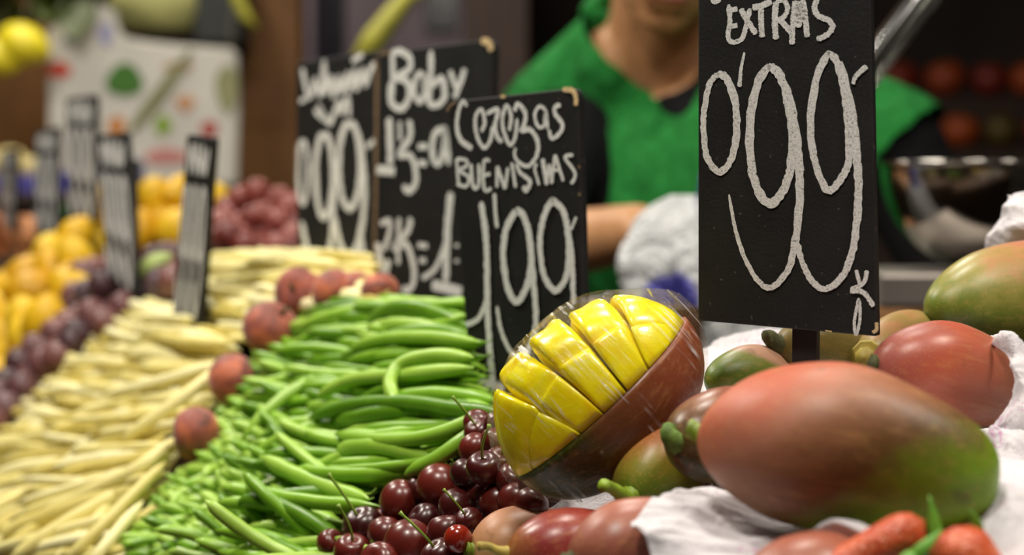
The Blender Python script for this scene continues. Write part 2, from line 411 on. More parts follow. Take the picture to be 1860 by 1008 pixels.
SIL = [([(549,124),(562,176),(574,140)], 9), ([(574,150),(583,172),(589,112),(592,172)], 9), ([(592,172),(602,140),(606,176),(616,140),(620,172)], 9),
 ([(620,172),(632,134),(634,166),(645,128),(648,166)], 9), ([(648,166),(660,126),(664,155),(676,122),(684,118)], 9), ([(640,112),(660,98)], 9), ([(545,184),(556,180)], 8)]
SIL2 = [([(572,200),(590,216),(580,192),(600,228)], 9), ([(600,228),(616,186),(620,208)], 9), ([(620,208),(632,178),(635,212)], 9)]
def ell(cx, cy, rx, ry): return [(cx+rx*math.sin(a), cy-ry*math.cos(a)) for a in np.linspace(0, 2*math.pi, 13)]
P99S = [(ell(551,312,9,58), 9), (ell(590,318,16,76), 12), ([(603,262),(607,340),(604,420),(596,476),(583,490),(568,476),(556,440),(549,402)], 11),
 (ell(636,300,20,78), 12), ([(653,240),(663,330),(660,400),(648,450),(632,464),(618,440),(607,390)], 12), ([(655,430),(664,482)], 13), ([(667,268),(681,255)], 9)]
price_sign("black price board with a crowded two line chalk name above 0'99", [(537,114),(689,91),(681,493),(540,499)], 1.80, 1.735,
           [('chalk_writing', SIL), ('chalk_writing', SIL2), ('chalk_price', P99S)], (614, 497, 24),
           [([(686,110),(686,250),(681,470)], 4), ([(540,260),(538,330)], 4)], .007, .006)
def far_sign(label, poly, Yl, Yr, stake):
    (x0, y0), (x1, y1), (x2, y2), (x3, y3) = poly
    def q(a, b): # a across, b down
        xt, yt = x0+(x1-x0)*a, y0+(y1-y0)*a; xb, yb = x3+(x2-x3)*a, y3+(y2-y3)*a
        return (xt+(xb-xt)*b, yt+(yb-yt)*b)
    wd = (x1-x0)*.30
    L1 = [([q(a+.04*math.sin(i*9), .06+.13*(i % 2)) for i, a in enumerate(np.linspace(.1, .9, 9))], wd)]
    L2 = []
    for c in (.17, .5, .83):
        L2.append(([q(c+.1*math.sin(t), .46-.19*math.cos(t)) for t in np.linspace(0, 2*math.pi, 11)], wd))
        L2.append(([q(c+.1, .40), q(c+.11, .70), q(c, .95), q(c-.14, .78)], wd))
    price_sign(label, poly, Yl, Yr, [('chalk_writing', L1), ('chalk_price', L2)], stake, (), .006, .005)
far_sign('chalked price board turned almost edge on, stuck between the wax beans', [(340,244),(386,250),(361,592),(312,578)], 1.83, 1.74, (340, 570, 16))
far_sign('chalked price board turned away, stuck in the dark plums', [(176,246),(228,240),(246,540),(194,500)], 2.02, 1.94, (228, 480, 16))
far_sign('chalked price board in front of the printed fruit bag', [(120,178),(172,172),(172,405),(124,392)], 2.42, 2.33, (150, 395, 14))
far_sign('pale chalked price board above the yellow fruit heap', [(64,238),(104,230),(102,430),(62,418)], 2.56, 2.48, (84, 420, 12))
far_sign('narrow chalked price board at the far end of the stall', [(2,275),(28,270),(24,420),(-2,412)], 2.75, 2.67, (14, 410, 10))

# ------------------------------------------------------------------ mangoes
def mango_mesh(name, L, Wd, Dp, mat, a=.85, b=.6, bend=.05, seed=0, seg=40, rings=36, beak=.04, bt=None):
    r = random.Random(seed); ph = [r.uniform(0, 6.28) for _ in range(6)]
    V, Fc = [], []
    for i in range(rings+1):
        t = (1-math.cos(math.pi*i/rings))/2
        rr = math.sin(math.pi*min(max(t, 1e-6), 1-1e-6)**a)**(b+((bt or b)-b)*max(0, 2*t-1)) if 0 < i < rings else 0
        x = (t-.5)*L
        zc = bend*L*(1-(2*t-1)**2) - bend*L*.6
        for k in range(seg):
            an = 2*math.pi*k/seg
            wob = 1+.018*math.sin(2*an+ph[0]+3*t)+.014*math.sin(3*an+ph[1]-4*t)+.012*math.sin(5*t*3+ph[2]+an)
            be = beak*math.exp(-((t-.86)/.07)**2)*max(0, math.cos(an+math.pi/2))**3
            V.append((x, Dp/2*rr*math.cos(an)*wob, Wd/2*rr*math.sin(an)*(wob+be)+zc))
    for i in range(rings):
        for k in range(seg):
            p = i*seg+k; q = i*seg+(k+1) % seg; Fc.append((p, p+seg, q+seg, q))
    me = mesh(name, V, Fc, mat)
    bm = bmesh.new(); bm.from_mesh(me); bmesh.ops.remove_doubles(bm, verts=bm.verts[:], dist=1e-6); bmesh.ops.recalc_face_normals(bm, faces=bm.faces[:]); bm.to_mesh(me); bm.free()
    me.polygons.foreach_set('use_smooth', [True]*len(me.polygons))
    return me
def mango(label, p0, p1, wpx, mat, a=.85, b=.6, bend=.03, seed=0, stem=None, depth=.92, roll=0, beak=.03, group='mangoes heaped on white tissue', bt=.5):
    A, B = at(*p0), at(*p1); L = (B-A).length; Ym = (p0[2]+p1[2])/2; Wd = wpx*Ym/F
    R = frame(B-A) @ Matrix.Rotation(roll, 3, 'X')
    o = link('mango', mesh_ := mango_mesh('mango', L, Wd, Wd*depth, mat, a, b, bend, seed, beak=beak, bt=bt), None, Matrix.Translation((A+B)/2) @ R.to_4x4())
    z0 = -bend*L*.6
    if stem:
        pts, rad, sm = stem
        V, Fc = tube([(-L/2+.003+x, y, z0+z) for x, y, z in crom(pts, 4)], [float(q[0]) for q in crom([(r_,) for r_ in rad], 4)], 9)
        for i, v in enumerate(V): v *= 1+.004*math.sin(i*5.3)
        link('stem', mesh('stem', V, Fc, sm), o)
    else:
        V, Fc = lathe([(.0001, -.0015), (.0035, -.0012), (.0055, .0008), (.004, .003)], 12)
        V = [(-L/2-z+.0012, x, y+z0) for x, y, z in V]
        link('stem_scar', mesh('stem_scar', V, Fc, STEM_D), o)
    tag(o, label, 'mango', group); return o
stub = lambda l, r0, m, lift=0: ([(0, 0, 0), (-l*.5, 0, lift*.4), (-l, 0, lift)], [r0*1.7, r0, r0*1.05], m)
# stops run from the green side to the red side
MA = mango_mat('mango_skin_big', [(0, srgb(118, 156, 16)), (.18, srgb(104, 116, 24)), (.34, srgb(100, 68, 32)), (.6, srgb(148, 96, 64)), (.8, srgb(178, 116, 90)), (1, srgb(190, 98, 70))], (-.7, 0, .85), .5, -.035, .042, 1, .2, .44)  # brown and olive lower side is partly shade put into the skin colour
MB_ = mango_mat('mango_skin_dusky', [(0, srgb(64, 66, 26)), (.4, srgb(84, 62, 34)), (.75, srgb(150, 92, 72)), (1, srgb(180, 112, 92))], (.2, 0, 1), .3, -.03, .035, 2, .15)
MC = mango_mat('mango_skin_orange_green', [(0, srgb(96, 120, 30)), (.3, srgb(140, 128, 40)), (.55, srgb(164, 104, 56)), (1, srgb(150, 78, 54))], (1, .3, .6), .55, -.04, .002, 3, .5)
MD = mango_mat('mango_skin_crimson', [(0, srgb(150, 104, 52)), (.2, srgb(134, 50, 48)), (.6, srgb(152, 64, 50)), (1, srgb(170, 76, 58))], (1, 0, .25), .35, -.05, .04, 4, .25, .3)
ME = mango_mat('mango_skin_tan', [(0, srgb(170, 150, 80)), (.35, srgb(190, 138, 96)), (1, srgb(196, 132, 106))], (.4, 0, 1), .3, -.03, .03, 5, .3)
MF = mango_mat('mango_skin_rose_brown', [(0, srgb(104, 64, 46)), (.5, srgb(138, 78, 60)), (1, srgb(168, 96, 76))], (0, 0, 1), .3, -.03, .03, 6, .1)
MG = mango_mat('mango_skin_green_blush', [(0, srgb(66, 76, 30)), (.32, srgb(104, 118, 40)), (.58, srgb(148, 138, 68)), (.82, srgb(180, 128, 86)), (1, srgb(176, 106, 74))], (-.15, 0, 1), .8, -.035, .045, 7, .35)
MH = mango_mat('mango_skin_rosy', [(0, srgb(136, 96, 64)), (.35, srgb(154, 96, 74)), (.7, srgb(180, 88, 64)), (1, srgb(150, 80, 72))], (-1, 0, .3), .45, -.05, .05, 8, .25)
MI = mango_mat('mango_skin_green_brown', [(0, srgb(70, 76, 28)), (.4, srgb(112, 100, 48)), (.7, srgb(136, 118, 62)), (1, srgb(140, 90, 58))], (0, 0, 1), .5, -.02, .03, 9, .3)
MJ = mango_mat('mango_skin_two_tone', [(0, srgb(94, 116, 34)), (.38, srgb(120, 128, 56)), (.52, srgb(190, 146, 120)), (1, srgb(196, 150, 130))], (-.4, 0, 1), .3, -.006, .026, 10, .3)
mango('large red and brown mango with a green end, lying before the tall price board', (1270,780,.91), (1815,868,.865), 316, MA, .85, .6, .025, 1, stub(.008, .0042, STEM_G, .002), .95, beak=.02, bt=.35)
mango('dusky mango with a crumpled dark green stalk, tucked behind the large mango', (1222,800,.965), (1470,785,1.03), 178, MB_, .8, .55, .02, 2,
      ([(.002, 0, 0), (-.003, 0, .002), (-.005, .001, .005), (-.003, .002, .0075)], [.0075, .0055, .0042, .0034], STEM_M), .95)
mango('orange and green mango with a long bent stalk under the wrapped mango', (1142,900,1.0), (1310,765,1.08), 178, MC, .8, .6, .02, 3,
      ([(.002, 0, 0), (-.006, 0, .001), (-.012, 0, .007), (-.019, 0, .0125), (-.024, 0, .0155)], [.0075, .0045, .0034, .003, .0034], STEM_G), .95)
mango('crimson mango with a dried yellow stalk below the wrapped mango', (920,1000,.975), (1225,1030,1.0), 178, MD, .78, .6, .03, 4,
      ([(.001, 0, 0), (-.007, 0, .001), (-.012, .001, .0025), (-.017, .001, .002)], [.0048, .0026, .0022, .0026], STEM_Y), .95)
mango('pale tan mango with a small green stub beside the cherries', (857,994,1.06), (1120,1022,1.09), 165, ME, .7, .55, .03, 5, stub(.006, .0042, STEM_G), .95)
mango('rose brown mango half covered by crumpled tissue', (1035,1018,.90), (1330,985,.93), 195, MF, .8, .6, .02, 6, stub(.006, .0048, STEM_D), .95)
mango('orange brown mango showing only its back beside the strawberries', (1340,1082,.83), (1640,1085,.85), 236, MF, .85, .62, .02, 7, None, .95)
mango('round green mango with an orange blush high beside the steel bowl', (2030,520,1.24), (1686,562,1.17), 208, MG, .95, .52, .0, 8, None, .98)
mango('rosy red mango with a wrinkled stalk end, wrapped in tissue', (1588,655,1.03), (1895,722,1.06), 190, MH, .78, .6, .03, 9, stub(.004, .005, STEM_D), .95)
mango('green brown mango with a black stalk behind the tall price board', (1410,622,1.13), (1650,660,1.17), 124, MI, .78, .6, .02, 10,
      ([(.002, 0, 0), (-.004, 0, .001), (-.008, 0, .0035), (-.0105, 0, .003)], [.007, .0052, .0042, .004], STEM_D), .95)
mango('green mango with a yellow stalk end resting behind the rosy mango', (1572,642,1.12), (1730,612,1.24), 118, MG, .75, .6, .03, 11, stub(.004, .006, STEM_Y), .95)
mango('small two tone mango, pink above and green below, on white tissue', (1450,688,1.155), (1288,690,1.10), 124, MJ, 1.0, .55, .0, 12, None, .95)
# ------------------------------------------------------------------ wrapped mango with a scored cheek
C0 = at(1090, 722, 1.045)
U = Vector((.731, .10, .682)).normalized()
ct_ = math.radians(5); Vv = Vector((-.682*math.cos(ct_), -math.sin(ct_), .731*math.cos(ct_)))
Vv = (Vv - U*Vv.dot(U)).normalized(); Ww = U.cross(Vv).normalized()          # Ww points away from or to the viewer
if Ww.y > 0: Ww = -Ww
RW = Matrix((U, Ww, Vv)).transposed()
if RW.determinant() < 0: RW = Matrix((U, -Ww, Vv)).transposed(); WS = -1
else: WS = 1
AU, AW, DV, HV = .0585, .040, .040, .0455
wm = empty('wrapped_mango', C0, RW)
MK = mango_mat('mango_skin_wrapped', [(0, srgb(42, 66, 8)), (.3, srgb(62, 62, 18)), (.5, srgb(104, 62, 32)), (1, srgb(140, 74, 46))], (1, 0, -.35), .3, -.05, .035, 12, .2, .3)
V, Fc = [], []
NT, NP = 56, 20
for j in range(NP+1):
    ph = math.pi/2*j/NP; c = math.cos(ph)**.72 if j < NP else 0; s = math.sin(ph)
    for i in range(NT):
        th = 2*math.pi*i/NT; wob = 1+.015*math.sin(3*th+1)*c
        V.append((AU*1.02*math.cos(th)*c*wob, AW*1.02*math.sin(th)*c*wob, -DV*s))
for j in range(NP):
    for i in range(NT):
        a = j*NT+i; b = j*NT+(i+1) % NT; Fc.append((a, a+NT, b+NT, b))
Fc.append(tuple(range(NT)))
link('skin', mesh('skin', V, Fc, MK), wm)
def flesh_mat():
    m = N('mango_flesh'); v = m.coord()
    f = m.noise(v, 60, 4, .6, .5); g = m.noise(v, 500, 2)
    m.col(m.ramp(f, [(.3, srgb(240, 206, 8)), (.5, srgb(248, 230, 14)), (.75, srgb(252, 240, 46))]))
    m.p(Roughness=.26, Specular_IOR_Level=.5, Subsurface_Weight=.25, Subsurface_Scale=.004, Coat_Weight=.3, Coat_Roughness=.1)
    m.b.inputs['Subsurface Radius'].default_value = (1, .7, .1); m.bump(g, .15, .0008); return m.m
FLESH = flesh_mat()
ua = [-1, -.52, -.16, .22, .6, 1]; wb = [-1, -.68, .0, .70, 1]; NW = 4
rc = random.Random(5); NC = 12
def sq2d(a, b): return a*math.sqrt(max(0, 1-b*b/2)), b*math.sqrt(max(0, 1-a*a/2))
for i in range(5):
    for j in range(NW):
        V, Fc = [], []; hr = rc.uniform(.93, 1.05); sk = rc.uniform(-.14, .14)
        tops = []
        for q in range(NC+1):
            for p in range(NC+1):
                fp, fq = p/NC, q/NC
                gp, gq = .012 if i > 0 else 0, .012
                a = ua[i] + (ua[i+1]-ua[i])*fp; b = wb[j] + (wb[j+1]-wb[j])*fq
                if 0 < i: a = max(a, ua[i]+.016)
                if i < 4: a = min(a, ua[i+1]-.016)
                if 0 < j: b = max(b, wb[j]+.02)
                if j < NW-1: b = min(b, wb[j+1]-.02)
                x, y = sq2d(a, b); rho = min(1, math.hypot(x, y))
                h = HV*max(0, 1-rho**2.6)**.72
                ed = []
                if i > 0: ed.append(fp)
                if i < 4: ed.append(1-fp)
                if j > 0: ed.append(fq)
                if j < NW-1: ed.append(1-fq)
                e = min(ed) if ed else 1
                gr = 1-.17*math.exp(-(e/.075)**1.2)                      # grooves between the cubes
                h2 = h*gr*(hr+sk*(fp-.5))
                sp = 1+.10*(h2/HV)                                       # the cheek is turned out, so cubes splay
                tops.append((AU*x*sp, AW*y*sp*WS, h2+.0006)); V.append(tops[-1])
        nb = len(V)
        per = [p for p in range(NC+1)] + [q*(NC+1)+NC for q in range(1, NC+1)] + [NC*(NC+1)+p for p in range(NC-1, -1, -1)] + [q*(NC+1) for q in range(NC-1, 0, -1)]
        for idx in per:
            x, y, z = V[idx]; V.append((x*.97, y*.97, min(z-.0004, .0002)))
        for q in range(NC):
            for p in range(NC):
                a = q*(NC+1)+p; Fc.append((a, a+1, a+NC+2, a+NC+1))
        m_ = len(per)
        for t in range(m_): Fc.append((per[t], nb+t, nb+(t+1) % m_, per[(t+1) % m_]))
        me = mesh('flesh_cube', V, Fc, FLESH)
        bm = bmesh.new(); bm.from_mesh(me); bmesh.ops.recalc_face_normals(bm, faces=bm.faces[:]); bm.to_mesh(me); bm.free()
        link('flesh_cube', me, wm)
def film_mat():
    m = N('cling_film'); v = m.coord('Object', (420, 30, 26)); v2 = m.coord('Object', (1, 1, 1))
    st = m.noise(v, 1.0, 3, .6, .3); cr = m.noise(v2, 170, 3, .6, 1.5)
    area = m.noise(v2, 45, 2, .5)
    line = m.math('MULTIPLY', m.ramp(st, [(.57, K), (.66, W1)]), m.ramp(area, [(.44, K), (.60, W1)]))
    h = m.math('ADD', m.math('MULTIPLY', st, .6), m.math('MULTIPLY', cr, .5))
    bp = m.n('ShaderNodeBump'); bp.inputs['Strength'].default_value = .8; bp.inputs['Distance'].default_value = .003; m.l(h, bp.inputs['Height'])
    gl = m.n('ShaderNodeBsdfGlossy'); gl.inputs['Roughness'].default_value = .06; m.l(bp.outputs[0], gl.inputs['Normal'])
    tr = m.n('ShaderNodeBsdfTransparent'); tr.inputs[0].default_value = (.99, .99, .985, 1)
    fr = m.n('ShaderNodeFresnel'); fr.inputs[0].default_value = 1.45; m.l(bp.outputs[0], fr.inputs['Normal'])
    fac = m.math('ADD', m.math('MULTIPLY', m.math('MINIMUM', fr.outputs[0], .45), .36), m.math('MULTIPLY', line, .12), True)
    df = m.n('ShaderNodeBsdfDiffuse'); df.inputs[0].default_value = (.85, .85, .84, 1)
    m0 = m.n('ShaderNodeMixShader'); m.l(m.math('MULTIPLY', line, .5), m0.inputs[0]); m.l(tr.outputs[0], m0.inputs[1]); m.l(df.outputs[0], m0.inputs[2])
    mx = m.n('ShaderNodeMixShader'); m.l(fac, mx.inputs[0]); m.l(m0.outputs[0], mx.inputs[1]); m.l(gl.outputs[0], mx.inputs[2])
    m.l(mx.outputs[0], m.out.inputs[0]); return m.m
FILM = film_mat()
V, Fc = [], []; rows = []
for j in range(14): rows.append(('t', j/13))
for j in range(1, 15): rows.append(('b', j/14))
NT = 72
for kd, t in rows:
    for i in range(NT):
        th = 2*math.pi*i/NT; cx, sx = math.cos(th), math.sin(th)
        fl = 1+.12*max(0, cx)**30+.06*max(0, -cx)**14+.004*math.sin(19*th)
        if kd == 't':
            rho = math.sin(t*math.pi/2); h = (HV*1.03)*max(0, 1-rho**2.6)**.68
            k2 = rho*(1.03+.10*h/HV)*(fl if t > .8 else 1+(fl-1)*max(0, t-.5)/.3 if t > .5 else 1)
            dz = .0012*math.sin(5*th+t*9)
            V.append((AU*cx*k2, AW*sx*k2, h+.0014+dz*(t < .9)))
        else:
            ph = math.pi/2*t; c = math.cos(ph)**.72 if t < 1 else 0
            k2 = c*1.03*(1+(fl-1)*(1-t)**2); V.append((AU*cx*k2, AW*sx*k2, -(DV+.0014)*math.sin(ph)))
for j in range(len(rows)-1):
    for i in range(NT):
        a = j*NT+i; b = j*NT+(i+1) % NT; Fc.append((a, a+NT, b+NT, b))
link('cling_film', mesh('cling_film', V, Fc, FILM), wm)
tag(wm, 'mango with a scored yellow cheek turned inside out, wrapped in cling film', 'mango')

# ------------------------------------------------------------------ crumpled white tissue
def tissue(label, G, res=70, amp=.004, seed=0, name='tissue_paper', ragged=.0002):
    r = random.Random(seed)
    G3 = [[p if isinstance(p, Vector) else at(*p) for p in row] for row in G]
    rows = [crom([tuple(p) for p in row], 6) for row in G3]
    cols = [crom([rows[i][j] for i in range(len(rows))], 8) for j in range(len(rows[0]))]
    A = np.array(cols).transpose(1, 0, 2)                            # [v][u][3]
    def rs(A, n, ax):
        x = np.linspace(0, A.shape[ax]-1, n); i0 = np.minimum(x.astype(int), A.shape[ax]-2); f = x-i0
        a, b = np.take(A, i0, ax), np.take(A, i0+1, ax); sh = [1, 1, 1]; sh[ax] = n; f = f.reshape(sh); return a*(1-f)+b*f
    A = rs(rs(A, res, 0), res, 1)
    du = np.gradient(A, axis=1); dv = np.gradient(A, axis=0); n = np.cross(du, dv); n /= np.linalg.norm(n, axis=2, keepdims=True)+1e-12
    D = np.zeros((res, res)); c = A.mean((0, 1))
    for kf, am in ((60, 1.0), (95, .7), (150, .45), (260, .25), (400, .12)):
        for _ in range(2):
            k = np.array([r.gauss(0, 1) for _ in range(3)]); k *= kf/np.linalg.norm(k)
            D += am*(np.abs(np.sin((A-c) @ k+r.uniform(0, 6)+1.2*np.sin((A-c) @ np.roll(k, 1)*.7)))-.6)
    A = A+n*(D*amp*.6)[..., None]
    for e in range(res):
        for (i, j) in ((0, e), (res-1, e), (e, 0), (e, res-1)):
            A[i, j] += np.array([r.uniform(-1, 1) for _ in range(3)])*ragged
    V = [tuple(p) for p in (A-c).reshape(-1, 3)]
    Fc = [(i*res+j, i*res+j+1, (i+1)*res+j+1, (i+1)*res+j) for i in range(res-1) for j in range(res-1)]
    me = mesh(name, V, Fc, PAPER)
    o = link(name, me, None, Matrix.Translation(Vector(c)))
    s = o.modifiers.new('thickness', 'SOLIDIFY'); s.thickness = .0003
    tag(o, label, 'paper', 'crumpled white tissue among the mangoes'); return o
tissue('crumpled white tissue in front of the large mango', [
 [(1146,940,.884),(1196,897,.905),(1262,880,.93),(1340,890,.95),(1430,930,.955),(1520,960,.955)],
 [(1150,968,.872),(1210,935,.885),(1290,930,.90),(1370,945,.908),(1450,975,.91),(1530,990,.91)],
 [(1180,1000,.862),(1240,985,.862),(1310,985,.865),(1390,1000,.87),(1460,1020,.875),(1540,1030,.875)],
 [(1180,1070,.84),(1250,1060,.83),(1330,1060,.83),(1400,1075,.84),(1470,1090,.845),(1540,1090,.85)]], 80, .006, 1)
tissue('white tissue with pink print right of the green end of the large mango', [
 [(1700,792,1.01),(1760,782,1.0),(1830,786,.985),(1900,790,.98),(1960,795,.98)],
 [(1740,850,.985),(1790,850,.975),(1840,850,.965),(1900,860,.955),(1960,860,.955)],
 [(1720,935,.935),(1775,938,.925),(1825,940,.905),(1890,945,.90),(1960,950,.90)],
 [(1690,1010,.90),(1750,1040,.885),(1810,1050,.87),(1880,1060,.86),(1960,1070,.86)]], 80, .007, 2)
tissue('peak of white tissue standing up behind the round green mango', [
 [(1832,354,1.27),(1848,346,1.27),(1900,352,1.27),(1960,380,1.27)],
 [(1812,392,1.27),(1848,398,1.255),(1905,400,1.25),(1970,410,1.25)],
 [(1790,432,1.275),(1836,436,1.26),(1900,440,1.26),(1975,445,1.26)],
 [(1786,480,1.28),(1836,490,1.27),(1900,490,1.27),(1980,490,1.27)]], 60, .004, 3)
tissue('folded white tissue wrapped round the rosy mango', [
 [(1786,612,1.06),(1830,603,1.02),(1880,632,1.01),(1950,640,1.01)],
 [(1832,650,1.005),(1846,664,.995),(1890,690,.99),(1960,700,.99)],
 [(1836,705,.995),(1856,715,.985),(1900,740,.98),(1960,750,.98)],
 [(1790,790,.995),(1836,790,.985),(1900,800,.975),(1960,810,.975)]], 60, .004, 4)
tissue('white tissue spread behind the wrapped mango', [
 [(1200,690,1.27),(1285,628,1.27),(1330,606,1.27),(1385,598,1.27),(1450,604,1.28)],
 [(1190,730,1.22),(1270,680,1.21),(1330,660,1.21),(1390,660,1.22),(1460,660,1.23)],
 [(1190,770,1.17),(1260,730,1.16),(1320,720,1.165),(1390,725,1.17),(1460,725,1.18)],
 [(1200,830,1.12),(1260,800,1.11),(1320,790,1.11),(1390,790,1.12),(1460,790,1.13)]], 60, .004, 5)
tissue('curled strip of white tissue under the large mango', [
 [(1474,966,.865),(1502,945,.858),(1545,943,.853),(1598,966,.85)],
 [(1490,962,.858),(1520,952,.852),(1552,962,.848),(1602,985,.846)],
 [(1530,1000,.862),(1548,1000,.856),(1575,1005,.852),(1610,1015,.85)],
 [(1530,1050,.86),(1555,1050,.855),(1590,1050,.85),(1620,1060,.848)]], 50, .003, 6)
G = [[cp(s_, n_, .974+.8*(n_-.4) if n_ < .59 else 1.129) for s_ in (1.02, .9, .78, .66, .54)] for n_ in (.36, .44, .52, .585, .61, .68, .76)]
tissue('white tissue lining under all the mangoes', G, 70, .002, 7)

# ------------------------------------------------------------------ strawberries
def straw_mat():
    m = N('strawberry_skin'); v = m.coord()
    vo = m.n('ShaderNodeTexVoronoi'); vo.inputs['Scale'].default_value = 420; m.l(v, vo.inputs['Vector'])
    f = m.noise(v, 50, 3)
    c = m.ramp(f, [(.3, srgb(190, 66, 30)), (.7, srgb(222, 108, 62))])
    c = m.mix(m.ramp(vo.outputs['Distance'], [(.16, (.6, .6, .6, 1)), (.3, K)]), c, srgb(236, 170, 120))
    m.col(c); m.p(Roughness=.4); m.bump(vo.outputs['Distance'], .5, .0012); return m.m
STRAW = straw_mat(); LEAF = plain('calyx_green', srgb(98, 158, 42), .5, .25, 60)
def strawberry(label, p0, p1, r0, r1, leaves):
    A, B = at(*p0), at(*p1); L = (B-A).length
    prof = []
    for i in range(15):
        t = i/14; r = (r0+(r1-r0)*t)*math.sqrt(max(0, 1-max(0, (t-.72)/.28)**2))*min(1, .3+t*6); prof.append((max(r, .0002), L*t))
    prof = [(r*1.3, z) for r, z in prof]; V, Fc = lathe(prof, 20); V = [(x*(1+.05*math.sin(3*z/L*4+y*200)), y, z) for x, y, z in V]
    R = (B-A).to_track_quat('Z', 'Y').to_matrix()
    o = link('strawberry', mesh('strawberry', V, Fc, STRAW), None, Matrix.Translation(A) @ R.to_4x4())
    Mi = o.matrix_world.inverted()
    for (q0, q1, q2, wd) in leaves:
        P = crom([tuple(Mi @ at(*q)) for q in (q0, q1, q2)], 6); n = len(P); W_ = [wd*math.sin(math.pi*min(1, .15+.85*i/(n-1)))+.0003 for i in range(n)]
        V, Fc = tube(P, W_, 8, sq=.35)
        link('sepal', mesh('sepal', V, Fc, LEAF), o)
    tag(o, label, 'strawberry', 'strawberries below the large mango'); return o
strawberry('slim orange red strawberry leaning against curled tissue', (1490,1060,.825), (1680,946,.825), .0068, .0072,
           [((1640,1040,.815),(1672,1000,.81),(1712,962,.81),.0032), ((1610,1050,.815),(1655,1010,.81),(1690,1000,.83),.003)])
strawberry('broad orange red strawberry with a green pointed sepal', (1770,1080,.815), (1733,956,.815), .014, .008,
           [((1690,1030,.825),(1702,980,.825),(1688,900,.83),.0030), ((1760,1010,.835),(1775,960,.83),(1762,925,.83),.003), ((1650,1060,.81),(1690,1010,.83),(1730,985,.81),.003)])

# ------------------------------------------------------------------ cherries
def cherry_mesh(mat):
    prof = []
    for i in range(13):
        a = math.pi*i/12; r = math.sin(a); z = -math.cos(a)
        if a > 2.2: z -= .28*((a-2.2)/.94)**1.5*(1-.35*r)
        prof.append((max(r, .001), z))
    V, Fc = lathe(prof, 18); return mesh('cherry', [(x*1.04, y*.98, z*.96) for x, y, z in V], Fc, mat)
CH, CHR = cherry_mesh(CHERRY), cherry_mesh(CHERRY_R)
def stem_mesh(seed):
    r = random.Random(seed); b = r.uniform(-.9, .9); c = r.uniform(-.6, .6)
    P = crom([(0, 0, .62), (.1*b, .1*c, 1.2), (.5*b, .35*c, 2.0), (1.2*b, .7*c, 2.9)], 4)
    V, Fc = tube(P, [.075]*(len(P)-1)+[.14], 6); return mesh('stem', V, Fc, CSTEM)
STEMS = [stem_mesh(i) for i in range(5)]
rch = random.Random(11)
def cherry(p, r, stem, bright=False, aim=None):
    q = Quaternion((rch.uniform(-1, 1), rch.uniform(-1, 1), rch.uniform(-1, 1)), rch.uniform(0, 3)) if aim is None else Vector(aim).to_track_quat('Z', 'Y')
    o = link('cherry', CHR if bright else CH, None, Matrix.LocRotScale(p, q, Vector((r, r, r))))
    if stem: link('stem', STEMS[rch.randrange(5)], o)
    return tag(o, 'small bright red cherry among the dark cherries' if bright else ('dark red cherry with its green stem, in the heap beside the mangoes' if stem else 'dark red stemless cherry heaped between green beans and mangoes'), 'cherry', None if bright else 'cherries in the heap')
CL = [(728,912,41),(800,884,44),(868,893,42),(905,912,36),(940,908,37),(872,786,30),(902,800,29),(908,842,33),(936,872,36),(660,956,40),(744,992,50),
      (700,972,36),(770,946,33),(812,966,37),(852,946,27),(640,1000,34),(690,1020,38),(800,1012,38),(850,1000,34),(965,915,32),(880,850,34),(846,860,30),
      (975,880,34),(760,890,30),(830,920,34),(620,1040,36),(760,1050,40),(830,1050,38),(945,820,30),(868,770,28),(905,772,28),(862,815,30),(600,985,26)]
for i, (x, y, r) in enumerate(CL):
    p = surf(x, y, (.014 if y < 870 and x > 830 else 0)+rch.uniform(-.003, .004)); cherry(p, r*p.y/F, i in (5, 7, 9, 14, 15, 17, 20), aim=(rch.uniform(-.6, .6), rch.uniform(-.9, -.2), 1) if i in (5, 7, 9, 14, 15, 17, 20) else None)
p = surf(832, 978, .012); cherry(p, 27*p.y/F, False, True)
for x in range(610, 1010, 48):                                       # cherries under the top layer
    for y in range(770, 1060, 44):
        if y < 1000-(x-600)*.62 - 20 or (x > 850 and y > 930): continue
        p = surf(x+rch.uniform(-14, 14), y+rch.uniform(-12, 12), -.019); cherry(p, .0118*rch.uniform(.9, 1.1), False)
# ------------------------------------------------------------------ beans
def bean_geo(L, r, bend, seed, nseg=12, ring=8, flat=.85):
    rr = random.Random(seed); P, Rd = [], []; tw = rr.uniform(-.25, .25)
    for i in range(nseg+1):
        t = i/nseg; x = (t-.5)*L
        P.append((x, tw*bend*L*math.sin(t*3.1), bend*L*(1-(2*t-1)**2)-bend*L*.6))
        e = min(t, 1-t); k = min(1, (e/.13))**.6 if e > 0 else 0
        Rd.append(r*(.10+.90*k)*(1+.05*math.sin(t*26+seed)))
    nib = (P[-1][0]+.007, P[-1][1], P[-1][2]+.003)
    return tube(P+[nib], Rd+[r*.07], ring, sq=flat)
def inside(poly, x, y):
    c = False; n = len(poly)
    for i in range(n):
        x1, y1 = poly[i]; x2, y2 = poly[i-1]
        if (y1 > y) != (y2 > y) and x < (x2-x1)*(y-y1)/(y2-y1)+x1: c = not c
    return c
def pick(poly, r):
    xs = [p[0] for p in poly]; ys = [p[1] for p in poly]
    while True:
        x, y = r.uniform(min(xs), max(xs)), r.uniform(min(ys), max(ys))
        if inside(poly, x, y): return x, y
def even(poly, n, r, tries=14):
    """n points spread evenly over the polygon (best candidate)"""
    out = []
    for _ in range(n):
        best, bd = None, -1
        for _ in range(tries):
            x, y = pick(poly, r); d = min(((x-a)**2+(y-b)**2 for a, b in out), default=1e9)
            if d > bd: best, bd = (x, y), d
        out.append(best)
    return out
